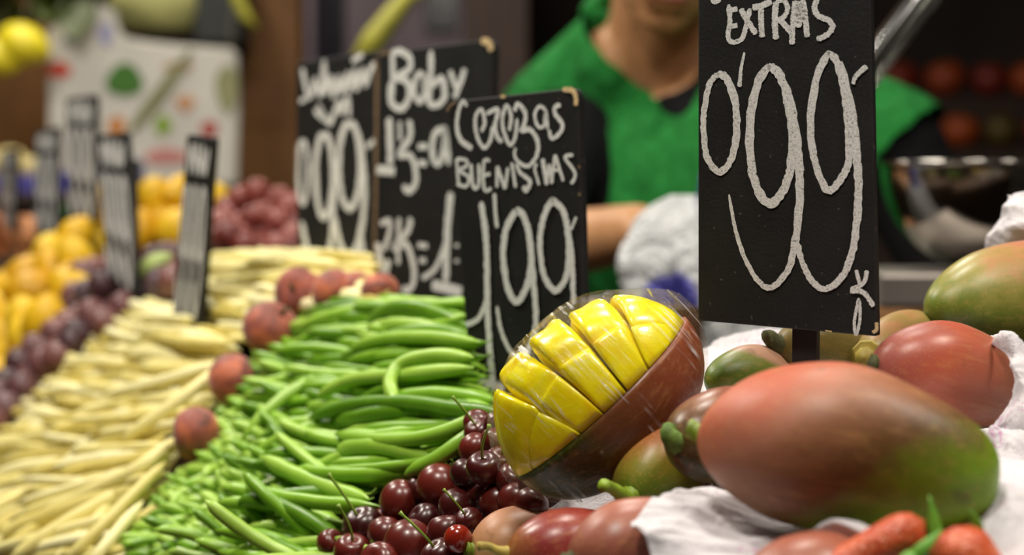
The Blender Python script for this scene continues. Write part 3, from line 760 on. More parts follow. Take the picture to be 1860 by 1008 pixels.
def bean_frame(x, y, ang, out, off, r):
    """a bean lying on the slope: ang = its run across the slope in view (degrees up to the right), out = how far it points out of the slope"""
    p = surf(x, y, off); q = surf(x+20*math.cos(ang), y-20*math.sin(ang), off)
    h = (q-p).normalized(); ax = (h*math.cos(out)-NORM*math.sin(out)).normalized()     # -X end sticks out of the heap
    R = frame(ax, NORM) @ Matrix.Rotation(r.uniform(-1.3, 1.3), 3, 'X')
    return p, ax, R
def pix(P):
    d = P-CAM; fw = d.y*math.cos(PITCH)-d.z*math.sin(PITCH); up = d.y*math.sin(PITCH)+d.z*math.cos(PITCH)
    return 930+F*d.x/fw, 504-F*up/fw
def fit(poly, x, y, c, ax, L):
    """slide a bean along itself until both ends lie over the heap's own ground"""
    for k in (0, .2, -.2, .4, -.4, .6, -.6, .8, -.8, 1.0, -1.0):
        c2 = c+ax*(L*.5*k)
        if all(inside(poly, *pix(c2+ax*(L*.5*e))) for e in (-.96, -.4, .4, .96)): return c2
    return None
def heap(name, label, cat, group, poly, n, mats, meshes, angf, offr, seed, len_):
    r = random.Random(seed); obs = []
    for (x, y) in even(poly, n, r):
        me = r.choice(meshes); off = r.uniform(*offr); s = r.uniform(.85, 1.12)
        for _try in range(12):
            ang, out, d = angf(x, y, r); p, ax, R = bean_frame(x, y, ang, out, off, r)
            if _try > 6: s = .8
            sl = s*(1-.52*d/.8) if name == 'green_bean' else s
            c = fit(poly, x, y, p+ax*(len_*.5*d*.35), ax, len_*sl)                          # slide so that the tip reaches the surface
            if c is not None: break
        if c is None: c = p+ax*(len_*.3)
        tn = s*(1-.22*d)                                                                # those on the flank are slimmer
        o = link(name, me, None, Matrix.LocRotScale(c, R.to_quaternion(), Vector((sl, tn, tn)))); tag(o, label, cat, group); obs.append(o)
    return obs
def core(name, label, cat, poly, n, mat, angf, off, seed, L, rad):
    """beans buried under the countable top layer: one uncountable mass"""
    r = random.Random(seed); V, Fc = [], []
    for (x, y) in [pick(poly, r) for _ in range(n)]:
        ang, out, d = angf(x, y, r); p, ax, R = bean_frame(x, y, ang, out*.4, r.uniform(*off), r)
        Lk = L*(1-.6*d); v, f = bean_geo(Lk, rad, r.uniform(-.05, .07), r.randrange(99), 7, 6); b = len(V)
        c = fit(poly, x, y, p, ax, Lk)
        if c is None: continue
        V += [R @ Vector(q) + c for q in v]; Fc += [tuple(b+i for i in g) for g in f]
    return tag(link(name, mesh(name, V, Fc, mat)), label, cat, None, 'stuff')
GB = [mesh('green_bean', *bean_geo(.118+.012*(i % 3), .0043+.0003*(i % 4), [.02, .05, -.03, .08, .03, .12, -.05, .0][i % 8], i), BEAN) for i in range(12)]
gpoly = [(560,552),(700,545),(850,552),(870,700),(915,745),(860,800),(780,850),(700,885),(640,930),(600,1030),(170,1030),(215,985),(300,880),(345,840),(400,730),(440,680),(480,610)]
def gang(x, y, r):
    k = min(1, max(0, ((650-x)/210)+(y-800)/900))                                       # 0 at the right, 1 at the heap's left flank
    ang = math.radians(4+10*k+r.gauss(0, 6+26*k)); out = math.radians(3+52*k*r.uniform(.4, 1.2)); d = .8*k
    return ang, out, d
core('green_bean_heap', 'green beans buried beneath the top of the green bean heap', 'beans', gpoly, 1100, BEAN, gang, (-.022, -.006), 3, .11, .0046)
GOBS = heap('green_bean', 'fresh green bean lying in the heap between wax beans and cherries', 'bean', 'green beans in the heap', gpoly, 294, BEAN, GB, gang, (-.012, .004), 21, .12)
# a few long beans on the right that arch over the others
def long_bean(pts, r=.0050):
    P = [surf(x, y, o) for x, y, o in pts]; c = sum(P, Vector())/len(P); Q = crom([tuple(p-c) for p in P], 6); n = len(Q)
    Rd = [r*(.12+.88*min(1, min(i, n-1-i)/2.5)**.6) for i in range(n)]
    o = link('green_bean', mesh('green_bean', *tube(Q, Rd, 9, sq=.9), BEAN), None, Matrix.Translation(c))
    return tag(o, 'fresh green bean lying in the heap between wax beans and cherries', 'bean', 'green beans in the heap')
tag(long_bean([(720,735,.012),(708,695,.016),(730,660,.018),(790,645,.016),(860,650,.012)]), 'hooked green bean arching down across its straight neighbours')
long_bean([(575,720,.010),(640,690,.012),(740,680,.012),(860,668,.010)])
long_bean([(610,790,.010),(700,800,.012),(790,790,.012),(900,745,.010)])
long_bean([(735,862,.010),(790,835,.012),(840,800,.013),(880,775,.010)])
long_bean([(560,760,.010),(640,735,.012),(740,730,.012),(830,742,.012),(915,750,.01)])
long_bean([(635,632,.010),(700,615,.012),(780,612,.012),(870,622,.01)])
wpoly = [(245,548),(330,536),(365,600),(425,622),(430,655),(395,725),(330,800),(260,905),(190,1030),(-60,1030),(-60,820),(20,745),(90,672),(150,620),(205,580)]
WX = [mesh('wax_bean', *bean_geo(.13+.012*(i % 3), .0050+.0004*(i % 4), [.02, .04, -.02, .06, .01, -.04][i % 6], 40+i, flat=.7), WAX) for i in range(10)]
def wang(x, y, r):
    k = min(1, max(0, (y-620)/330))
    ang = math.radians(-2+36*k+r.gauss(0, 7)); kl = min(1, max(0, (300-x)/300))
    return ang, math.radians(4+16*kl*r.uniform(0, 1.5)), .55*kl
core('wax_bean_heap', 'pale yellow wax beans buried beneath the top of their heap', 'beans', wpoly, 380, WAX, wang, (-.022, -.010), 5, .125, .006)
heap('wax_bean', 'pale yellow wax bean in the heap spilling down the front', 'bean', 'wax beans spilling down the slope', wpoly, 200, WAX, WX, wang, (-.012, .004), 31, .135)
def wlong(pts):
    P = [surf(x, y, o) for x, y, o in pts]; c = sum(P, Vector())/len(P); Q = crom([tuple(p-c) for p in P], 6); n = len(Q)
    Rd = [.0054*(.15+.85*min(1, min(i, n-1-i)/2.5)**.6) for i in range(n)]
    tag(link('wax_bean', mesh('wax_bean', *tube(Q, Rd, 9, sq=.8), WAX), None, Matrix.Translation(c)), 'pale yellow wax bean in the heap spilling down the front', 'bean', 'wax beans spilling down the slope')
wlong([(425,650,.008),(360,700,.012),(300,745,.012),(220,800,.01)]); wlong([(400,660,.008),(300,690,.012),(180,720,.01)])
wlong([(300,840,.008),(240,900,.010),(170,970,.010),(120,1020,.008)]); wlong([(330,790,.006),(250,850,.010),(150,900,.010),(60,940,.008)])
wlong([(260,910,.004),(200,980,.006),(160,1030,.004)]); wlong([(420,625,.008),(330,620,.012),(250,600,.01)])
upoly = [(372,464),(470,460),(560,460),(690,470),(690,545),(560,560),(500,560),(455,600),(430,622),(375,610),(362,540)]
def uang(x, y, r): return math.radians(r.gauss(0, 5)), math.radians(3), 0
core('wax_bean_heap', 'pale yellow wax beans buried in the upper bundle behind the peaches', 'beans', upoly, 160, WAX, uang, (-.022, -.010), 6, .125, .006)
heap('wax_bean', 'pale yellow wax bean stacked level in the upper bundle below the grapes', 'bean', 'wax beans stacked level behind the peaches', upoly, 80, WAX, WX, uang, (-.010, .004), 33, .135)

# ------------------------------------------------------------------ round fruit along the stall
def round_mesh(name, mat, sx=1, sy=1, sz=1, crease=.0, dim=.2, seed=0):
    r = random.Random(seed); ph = r.uniform(0, 6); prof = []
    for i in range(13):
        a = math.pi*i/12; rr = math.sin(a); z = -math.cos(a)
        if a > 2.4: z -= dim*((a-2.4)/.74)**1.4
        prof.append((max(rr, .001), z))
    V, Fc = lathe(prof, 20); out = []
    for x, y, z in V:
        an = math.atan2(y, x); k = 1-crease*math.exp(-(an/.22)**2)+.02*math.sin(2*an+ph+z)
        out.append((x*k*sx, y*k*sy, z*sz))
    return mesh(name, out, Fc, mat)
rf = random.Random(17)
def fruit(name, me, p, r, label, cat, group, up=None, stalk=None):
    up = up or (rf.uniform(-1, 1), rf.uniform(-1, .2), rf.uniform(-.3, 1))
    o = link(name, me, None, Matrix.LocRotScale(p, Vector(up).to_track_quat('Z', 'Y') @ Quaternion((0, 0, 1), rf.uniform(0, 6)), Vector((r, r, r))))
    if stalk is not None: link('stalk', stalk, o)
    return tag(o, label, cat, group)
sv, sf = tube([(0, 0, .7), (0, 0, .95), (.05, 0, 1.12)], [.10, .07, .08], 7); STK = mesh('stalk', sv, sf, STEM_D)
PEACH = N('peach_skin'); v = PEACH.coord(); PEACH.col(PEACH.ramp(PEACH.noise(v, .9, 4, .6, .5), [(.35, srgb(104, 54, 44)), (.5, srgb(150, 72, 54)), (.68, srgb(206, 112, 72))])); PEACH.p(Roughness=.6, Sheen_Weight=.25); PEACH = PEACH.m
PM = [round_mesh('peach', PEACH, 1, 1, .92, .12, .25, i) for i in range(3)]
for (x, y, r, o) in [(545,532,46,.0),(606,530,40,-.004),(492,598,50,.0),(424,690,47,-.002),(356,788,48,-.002),(648,528,34,-.012),(690,530,34,-.014)]:
    p = surf(x, y, o+.008); fruit('peach', PM[rf.randrange(3)], p, r*1.06*p.y/F, 'red brown peach in the row dividing wax beans from green beans', 'peach', 'peaches between the two bean heaps', stalk=STK)
def crate(label, x0, x1, ybot, Y, d, z0=1.1685):
    a, b = at(x0, ybot, Y), at(x1, ybot, Y); root = empty('fruit_crate', ((a.x+b.x)/2, Y+d/2, z0)); h = max(.012, a.z-z0); wd = b.x-a.x
    bevel_box('base', (0, 0, h/2), (wd, d, h), COUNTER, root, .002)
    for sx in (-1, 1): bevel_box('side', (sx*(wd/2-.004), 0, h/2+.006), (.008, d, h+.012), COUNTER, root, .002)
    tag(root, label, 'crate')
crate('shallow wooden crate under the red grapes', 372, 560, 466, 2.14, .11)
crate('shallow wooden crate under the lemons beside the grapes', 232, 408, 470, 2.40, .10)
crate('shallow wooden crate under the apricots', -50, 56, 500, 2.70, .12)
GRAPE = rand_mat('grape_skin', [srgb(92, 36, 32), srgb(126, 60, 52), srgb(152, 90, 84)], .35, 3, .12, .4, 0, .05)
GM = round_mesh('grape', GRAPE, 1, 1, 1.15, 0, .05)
gp = [(392,455),(376,425),(398,390),(430,360),(480,348),(530,360),(545,400),(545,458)]
for (x, y) in even(gp, 44, rf): 
    fruit('grape', GM, at(x, y, 2.16+(455-y)/100*.07+rf.uniform(-.03, .03)), .0145*rf.uniform(.9, 1.1), 'red grape in the bunch heaped above the wax beans', 'grape', 'red grapes above the wax beans')
PLUM = rand_mat('plum_skin', [srgb(58, 36, 44), srgb(96, 60, 62), srgb(128, 84, 80), srgb(84, 74, 84)], .4, 2, .15, .4, 0, .05)
PLM = [round_mesh('plum', PLUM, 1, 1, 1.2, .1, .12, i) for i in range(3)]
pp = [(160,478),(230,500),(245,540),(215,575),(150,612),(90,660),(20,735),(-40,800),(-40,690),(40,650),(80,600),(120,540)]
for (x, y) in even(pp, 58, rf):
    p = surf(x, y, rf.uniform(-.012, .01)); fruit('plum', PLM[rf.randrange(3)], p, .0155*rf.uniform(.85, 1.15), 'dusky purple plum heaped beside the wax beans', 'plum', 'plums beside the wax beans', stalk=STK)
for (x, y) in even([(255,480),(310,465),(325,530),(262,525)], 9, rf):
    p = surf(x, y, rf.uniform(-.012, .0)); fruit('plum', PLM[rf.randrange(3)], p, .0165, 'dark plum behind the edge-on price board', 'plum', 'plums behind the edge-on price board', stalk=STK)
GRN_F = plain('pale_green_skin', srgb(168, 186, 110), .5, .15, 3)
p = surf(278, 482, .012); fruit('pale_green_fig', round_mesh('fig', GRN_F, .8, .8, 1.5, 0, -.2), p, .0125, 'pale green fig lying on the dark plums', 'fig', None, (1, -.2, .55), STK)
YEL = rand_mat('yellow_skin', [srgb(196, 146, 12), srgb(222, 176, 22), srgb(236, 198, 50)], .45, 2, .1, .4, 0, .08)
LEM = round_mesh('lemon', YEL, 1, 1, 1.22, 0, -.18)
yp1 = [(238,375),(268,352),(330,346),(400,352),(405,400),(335,430),(330,458),(262,462),(246,420)]
for (x, y) in even(yp1, 15, rf): fruit('lemon', LEM, at(x, y, 2.42+rf.uniform(-.03, .05)), .0225*rf.uniform(.9, 1.1), 'yellow lemon heaped beside the red grapes', 'lemon', 'lemons beside the red grapes', stalk=STK)
yp2 = [(12,520),(60,490),(100,430),(150,420),(160,470),(150,530),(110,580),(60,610),(20,690),(-40,760),(-40,560)]
for (x, y) in even(yp2, 26, rf):
    p = surf(x, y, rf.uniform(-.01, .012)); fruit('lemon', LEM, p, .0225*rf.uniform(.9, 1.1), 'yellow lemon in the heap next to the dusky plums', 'lemon', 'lemons next to the dusky plums', stalk=STK)
for (x, y) in even([(158,362),(200,356),(200,455),(160,460)], 6, rf): fruit('lemon', LEM, at(x, y, 2.6), .022, 'yellow orange lemon seen between two price boards', 'lemon', 'lemons between two price boards', stalk=STK)
APR = rand_mat('apricot_skin', [srgb(176, 104, 58), srgb(206, 134, 84), srgb(222, 158, 112)], .55, 2, .1, .3, 0, .08)
AM = round_mesh('apricot', APR, 1, 1, .95, .12, .2)
for (x, y) in even([(-40,400),(45,405),(50,450),(20,470),(10,530),(-40,560)], 12, rf): fruit('apricot', AM, at(x, y, 2.75+rf.uniform(-.05, .05)), .025, 'orange apricot at the far end of the stall', 'apricot', 'apricots at the far end', stalk=STK)
PEPM = plain('pepper_skin', srgb(46, 92, 44), .35, .25, 3)
pv = round_mesh('pepper', PEPM, .8, .8, 1.5, .2, .2)
for (x, y, d_) in [(56,500,2.55),(86,450,2.62),(30,540,2.5),(4,600,2.4),(-20,640,2.36),(92,395,2.8)]:
    fruit('green_pepper', pv, at(x, y, d_), .022, 'dark green pepper between apricots and lemons', 'pepper', 'green peppers between apricots and lemons', stalk=STK)
# ------------------------------------------------------------------ scale, bowl, steel pole
ST = bevel_box('scale_table', (.43, 1.9, .5), (.34, .34, 1.0), COUNTER, None, .006); tag(ST, 'dark wooden side table under the weighing scale', 'table')
bx, by = at(1798, 370, 1.87).x, 1.87
sc = empty('weighing_scale', (bx, by, 1.0))
zt = at(1650, 494, 1.78).z
bevel_box('platform', (0, 0, zt-.016-1.0), (.235, .19, .031), STEEL_B, sc, .004)
V, Fc = lathe([(.0001, zt-.031-1), (.03, zt-.031-1), (.03, .03), (.0001, .03)], 24); link('column', mesh('column', V, Fc, STEEL_B, True), sc)
bevel_box('housing', (0, 0, .018), (.20, .20, .036), plain('scale_plastic', srgb(60, 60, 62), .5), sc, .006)
tag(sc, 'steel weighing scale platform under the mixing bowl', 'scale')
prof = []; RB, HB = .099, .094
for i in range(25):
    a = math.pi/2*i/24; prof.append((max(.0002, RB*math.sin(a)**.82), HB*(1-math.cos(a)**1.05 if a < math.pi/2 else 1)))
prof += [(RB+.0035, HB), (RB+.0045, HB+.0016), (RB+.0035, HB+.0032), (RB-.0002, HB+.0028)]
prof += [(max(.0002, r-.0016), z+.0016) for r, z in prof[24::-1]]
V, Fc = lathe(prof, 72)
bo = link('mixing_bowl', mesh('mixing_bowl', V, Fc, STEEL), None, Matrix.Translation((bx, by, zt+.0005)))
tag(bo, 'polished steel mixing bowl standing on the scale platform', 'bowl')
A, B = at(1500, 232, 1.62), at(1760, -115, 1.62)
def glassy():
    m = N('clear_acrylic'); gl = m.n('ShaderNodeBsdfGlossy'); gl.inputs['Roughness'].default_value = .12
    tr = m.n('ShaderNodeBsdfTransparent'); tr.inputs[0].default_value = (.86, .86, .84, 1)
    lw = m.n('ShaderNodeLayerWeight'); lw.inputs[0].default_value = .35
    mx = m.n('ShaderNodeMixShader'); m.l(m.math('ADD', m.math('MULTIPLY', lw.outputs['Facing'], .7), .16, True), mx.inputs[0]); m.l(tr.outputs[0], mx.inputs[1]); m.l(gl.outputs[0], mx.inputs[2])
    m.l(mx.outputs[0], m.out.inputs[0]); return m.m
ax = (B-A).normalized(); P = [A+ax*((B-A).length*t/10) for t in range(11)]
V, Fc = tube(P, [.0128]*11, 28); V2, F2 = tube(P, [.0112]*11, 28); b = len(V); V += V2; Fc = Fc[:-2]+[tuple(b+i for i in f[::-1]) for f in F2[:-2]]
tb = link('clear_tube', mesh('clear_tube', V, Fc, glassy())); tag(tb, 'slanting clear plastic tube beside the tall price board', 'tube')
# the tube is carried by a stand that rises from the side table
V, Fc = tube([(bx+.16, 1.72, 0), (bx+.16, 1.72, 1.2), (bx+.05, 1.66, 1.50), tuple(P[8]+Vector((.02, .02, 0)))], [.011, .011, .010, .009], 12)
tag(link('tube_stand', mesh('tube_stand', V, Fc, STEEL_B)), 'bent steel stand holding up the clear tube', 'stand')

# ------------------------------------------------------------------ seller
def capsule(p0, p1, r0, r1, V, Fc, seg=14):
    p0, p1 = Vector(p0), Vector(p1); d = (p1-p0); L = d.length; d = d/L if L > 1e-6 else Vector((0, 0, 1))
    P, Rd = [], []
    for i in range(6): a = math.pi/2*i/6; P.append(p0-d*r0*math.cos(a)); Rd.append(max(r0*math.sin(a), r0*.06))
    for i in range(5): t = i/4; P.append(p0.lerp(p1, t)); Rd.append(r0+(r1-r0)*t)
    for i in range(1, 7): a = math.pi/2*i/6; P.append(p1+d*r1*math.sin(a)); Rd.append(max(r1*math.cos(a), r1*.06))
    tube(P, Rd, seg, V, Fc)
def ellipsoid(c, s, R, V, Fc, seg=20):
    b = len(V); n = 14
    for i in range(n+1):
        a = math.pi*i/n; rr = max(math.sin(a), .02); z = -math.cos(a)
        for k in range(seg):
            t = 2*math.pi*k/seg; V.append(Vector(c)+R @ Vector((s[0]*rr*math.cos(t), s[1]*rr*math.sin(t), s[2]*z)))
    for i in range(n):
        for k in range(seg):
            p = b+i*seg+k; q = b+i*seg+(k+1) % seg; Fc.append((p, q, q+seg, p+seg))
    Fc.append(tuple(b+k for k in range(seg))[::-1]); Fc.append(tuple(b+n*seg+k for k in range(seg)))
def remesh(name, V, Fc, mat, vox, smooth=3, cut=None, thick=0):
    me = mesh(name, V, Fc, None); o = bpy.data.objects.new(name, me); COL.objects.link(o)
    r = o.modifiers.new('r', 'REMESH'); r.mode = 'VOXEL'; r.voxel_size = vox
    if smooth: s = o.modifiers.new('s', 'SMOOTH'); s.iterations = smooth; s.factor = .5
    dg = bpy.context.evaluated_depsgraph_get(); dg.update()
    m2 = bpy.data.meshes.new_from_object(o.evaluated_get(dg)); bpy.data.objects.remove(o)
    if cut:
        bm = bmesh.new(); bm.from_mesh(m2); bmesh.ops.delete(bm, geom=[v for v in bm.verts if cut(v.co)], context='VERTS')
        for _ in range(14): bmesh.ops.smooth_vert(bm, verts=[v for v in bm.verts if v.is_boundary], factor=.5, use_axis_x=True, use_axis_y=True, use_axis_z=True)
        bm.to_mesh(m2); bm.free()
    m2.materials.clear(); m2.materials.append(mat); m2.name = name
    m2.polygons.foreach_set('use_smooth', [True]*len(m2.polygons)); return m2
I3 = Matrix.Identity(3)
shL, shR = at(1020, 222, 2.36), at(1622, 282, 2.18)                     # shoulders
neck = at(1190, 80, 2.29); HC = at(1226, -165, 2.17)                    # neck base, head centre
chest = (shL+shR)/2 + Vector((-.01, .01, -.09)); belly = Vector((chest.x+.01, chest.y+.09, 1.08)); pelvis = Vector((chest.x+.01, chest.y+.16, .93))
elL, wrL = at(930, 462, 2.13), at(1158, 420, 1.95)
elR, wrR = at(1775, 560, 2.16), at(1530, 590, 2.06)
hipL, hipR = pelvis+Vector((-.09, 0, -.04)), pelvis+Vector((.09, 0, -.04))
knL, knR = Vector((hipL.x-.02, hipL.y-.06, .50)), Vector((hipR.x+.03, hipR.y-.03, .50))
anL, anR = Vector((knL.x-.01, knL.y+.05, .085)), Vector((knR.x+.01, knR.y+.05, .085))
across = (shR-shL).normalized(); RT = frame(across, (0, -.25, 1))
def torso(V, Fc, g):
    ellipsoid(chest+Vector((0, 0, -.02)), (.165+g, .105+g, .17+g), RT, V, Fc)
    ellipsoid(chest+Vector((0, .0, .055)), (.185+g*.8, .085+g, .07+g), RT, V, Fc)
    capsule(shL, neck+Vector((-.03, 0, -.02)), .052+g, .052+g, V, Fc); capsule(shR, neck+Vector((.04, 0, -.02)), .052+g, .052+g, V, Fc)
    ellipsoid(belly, (.155+g, .115+g, .17+g), RT, V, Fc); ellipsoid(pelvis, (.165+g, .12+g, .13+g), RT, V, Fc)
# hand in its own frame: x across the palm (thumb side +), y along the fingers, z out of the back of the hand
def hand(V, Fc, W, R, curl, thumb=1):
    T = lambda p: Vector(W)+R @ Vector((p[0]*thumb, p[1], p[2]))
    for x, l in ((-.028, .080), (-.010, .086), (.009, .088), (.027, .084)): capsule(T((x*.7, .01, 0)), T((x, l, 0)), .0125, .0105, V, Fc, 10)
    for x, y, ls in ((-.030, .082, (.026, .019, .016)), (-.0105, .09, (.034, .024, .018)), (.0105, .092, (.037, .027, .019)), (.030, .088, (.033, .023, .018))):
        p = Vector((x, y, 0)); a = 0
        for i, l in enumerate(ls):
            a += curl*(1.0 if i else .8); q = p+Vector((x*.06, math.cos(a)*l, -math.sin(a)*l)); capsule(T(p), T(q), .0092-.0008*i, .0085-.0008*i, V, Fc, 10); p = q
    p = Vector((.026, .022, -.004))
    for q, r0 in ((Vector((.048, .045, -.018)), .0125), (Vector((.055, .075, -.032)), .0105), (Vector((.046, .098, -.044)), .0092)):
        capsule(T(p), T(q), r0, r0-.001, V, Fc, 10); p = q
fd = Vector((-.10, -.90, -.42)).normalized()                            # where the face looks
hx = fd.cross(Vector((.10, 0, 1))).normalized(); hz = hx.cross(fd).normalized()
RH = Matrix((hx, -fd, hz)).transposed()                                 # head frame: -y is the face
HT = lambda p: HC+RH @ Vector(p)
def head(V, Fc):
    ellipsoid(HT((0, .012, .035)), (.076, .096, .082), RH, V, Fc, 28); ellipsoid(HT((0, -.022, -.035)), (.062, .070, .078), RH, V, Fc, 28)
    ellipsoid(HT((0, -.060, -.092)), (.030, .026, .024), RH, V, Fc); ellipsoid(HT((0, -.036, -.075)), (.052, .046, .034), RH, V, Fc)
    capsule(HT((0, -.088, .012)), HT((0, -.108, -.030)), .009, .013, V, Fc); capsule(HT((-.013, -.096, -.034)), HT((.013, -.096, -.034)), .010, .010, V, Fc)
    capsule(HT((-.036, -.078, .024)), HT((.036, -.078, .024)), .011, .011, V, Fc)
    for s in (-1, 1):
        ellipsoid(HT((s*.040, -.068, -.022)), (.022, .018, .020), RH, V, Fc); ellipsoid(HT((s*.076, .012, -.012)), (.008, .018, .030), RH, V, Fc)
    capsule(HT((-.020, -.090, -.062)), HT((.020, -.090, -.062)), .0075, .0075, V, Fc); capsule(HT((-.017, -.088, -.073)), HT((.017, -.088, -.073)), .008, .008, V, Fc)
SKIN = N('skin'); v = SKIN.coord(); SKIN.col(SKIN.ramp(SKIN.noise(v, 25, 4), [(.3, srgb(176, 126, 84)), (.7, srgb(200, 150, 106))])); SKIN.p(Roughness=.5, Subsurface_Weight=.1, Subsurface_Scale=.01); SKIN = SKIN.m
VEST = N('green_fleece'); v = VEST.coord(); fz = VEST.noise(VEST.coord('Object', (1.0, 1.0, .45)), 11, 3, .5, .8); VEST.col(VEST.ramp(VEST.noise(v, 60), [(.3, srgb(30, 108, 44)), (.7, srgb(40, 130, 58))])); VEST.p(Roughness=.9, Specular_IOR_Level=.2); VEST.bump(fz, .9, .05); VEST = VEST.m; SHIRT = plain('black_shirt', srgb(20, 20, 22), .9, .2, 30, .2)
HAIR = plain('dark_hair', srgb(34, 26, 20), .6, .3, 120, bump=.5); TROU = plain('dark_trousers', srgb(34, 36, 44), .9, .2, 20)
V, Fc = [], []
torso(V, Fc, 0); head(V, Fc); capsule(neck+Vector((0, .01, -.03)), HT((0, .02, -.05)), .060, .055, V, Fc)
armL = at(1032, 250, 2.27)
for sh, el, wr in ((armL, elL, wrL), (shR, elR, wrR)): capsule(sh, el, .050, .040, V, Fc); capsule(el, wr, .041, .027, V, Fc)
dl = (wrL-elL).normalized(); RhL = Matrix((dl.cross(Vector((0, -.35, 1))).normalized(), dl, Vector())).transposed()
def hframe(d, back):
    y = d.normalized(); z = (Vector(back)-y*Vector(back).dot(y)).normalized(); x = y.cross(z); return Matrix((x, y, z)).transposed()
hand(V, Fc, wrL+dl*.012, hframe((Vector((.55, -.75, -.15))), (-.2, .2, 1)), .62, 1)
dr = (wrR-elR).normalized(); hand(V, Fc, wrR+dr*.012, hframe(dr, (.1, -.2, 1)), .45, -1)
for hp, kn, an in ((hipL, knL, anL), (hipR, knR, anR)):
    capsule(hp, kn, .088, .058, V, Fc); capsule(kn, an, .056, .040, V, Fc); capsule(an+Vector((0, .03, -.04)), an+Vector((0, -.15, -.05)), .036, .032, V, Fc)
pe = link('person', remesh('person', V, Fc, SKIN, .0055, 3))
def near(p, a, b, r):
    a, b = Vector(a), Vector(b); t = max(0, min(1, (p-a).dot(b-a)/(b-a).length_squared)); return (p-(a+(b-a)*t)).length < r
V, Fc = [], []; torso(V, Fc, .008); capsule(armL, armL.lerp(elL, .85), .056, .050, V, Fc); capsule(shR, shR.lerp(elR, .85), .058, .052, V, Fc)
nk = HT((0, .01, -.06))
link('shirt', remesh('shirt', V, Fc, SHIRT, .009, 3, lambda p: near(p, neck+Vector((0, -.01, .0)), nk, .068)), pe)
V, Fc = [], []; torso(V, Fc, .022)
vn = neck+Vector((.02, -.10, -.05)); vb = chest+Vector((.01, -.16, -.02))
zb = at(1236, 205, 2.18).z; xc = at(1228, 150, 2.2).x
def vest_cut(p): return near(p, armL+Vector((0, 0, -.03)), armL.lerp(elL, .5), .060) or near(p, shR+across*.03+Vector((0, 0, -.02)), shR.lerp(elR, .5)+across*.05, .074) \
    or near(p, neck, nk, .080) or (p.y < neck.y-.015 and p.z > zb and abs(p.x-xc) < .004+(p.z-zb)*.55)
link('vest', remesh('vest', V, Fc, VEST, .006, 6, vest_cut), pe)
# a standing collar round the neck opening
V, Fc = [], []
cn = (nk-neck).normalized(); cu = frame(cn.cross(Vector((0, 1, 0))), cn)
pts = [neck+cu @ Vector((.078*math.cos(a), .078*math.sin(a), 0))+cn*.018 for a in np.linspace(0, 2*math.pi, 60)]
pts = [q for q in pts if q.y > neck.y-.01]; pts.sort(key=lambda q: math.atan2(-(q.x-neck.x), -(q.y-neck.y)))
tube(pts, [.012]*len(pts), 8, V, Fc); link('collar', mesh('collar', V, Fc, VEST), pe)
V, Fc = [], []; ellipsoid(HT((0, .020, .045)), (.084, .102, .088), RH, V, Fc, 28); ellipsoid(HT((0, .06, -.01)), (.068, .062, .075), RH, V, Fc)
RHi = RH.inverted()
def hair_cut(p):
    q = RHi @ (p-HC); return (q.y < -.048 and q.z < .075) or (q.y < .012 and q.z < -.02 and abs(q.x) < .2) or (q.y < -.02 and q.z < .02)
link('hair', remesh('hair', V, Fc, HAIR, .006, 2, hair_cut), pe)
EYEW = plain('eye_white', srgb(220, 214, 206), .3, .03); IRIS = plain('iris_brown', srgb(50, 30, 18), .2, .1)
for s in (-1, 1):
    V, Fc = [], []; ellipsoid(HT((s*.031, -.0725, .002)), (.0125, .0115, .0065), RH, V, Fc, 16); e = link('eye', mesh('eye', V, Fc, EYEW), pe)
    V, Fc = [], []; ellipsoid(HT((s*.031, -.0832, .000)), (.0050, .0018, .0048), RH, V, Fc, 12); link('iris', mesh('iris', V, Fc, IRIS), e)
    V, Fc = [], []; tube([HT((s*.014, -.088, .022)), HT((s*.03, -.090, .027)), HT((s*.048, -.078, .022))], [.003, .004, .002], 6, V, Fc); link('eyebrow', mesh('eyebrow', V, Fc, HAIR), pe)
V, Fc = [], []; capsule(HT((-.018, -.096, -.063)), HT((.018, -.096, -.063)), .0045, .0045, V, Fc, 8); link('lips', mesh('lips', V, Fc, plain('lip', srgb(160, 92, 76), .4)), pe)
V, Fc = [], []; ellipsoid(pelvis, (.178, .134, .13), RT, V, Fc)
for hp, kn, an in ((hipL, knL, anL), (hipR, knR, anR)): capsule(hp, kn, .1, .074, V, Fc); capsule(kn, an, .072, .062, V, Fc)
link('trousers', remesh('trousers', V, Fc, TROU, .011, 3), pe)
for an in (anL, anR):
    V, Fc = [], []; capsule(an+Vector((0, .035, -.045)), an+Vector((0, -.15, -.05)), .040, .038, V, Fc); V = [Vector((q.x, q.y, max(q.z, .001))) for q in V]; link('shoe', mesh('shoe', V, Fc, SHIRT), pe)
tag(pe, 'person in a green vest over a black shirt leaning over the counter, holding a bag', 'person')

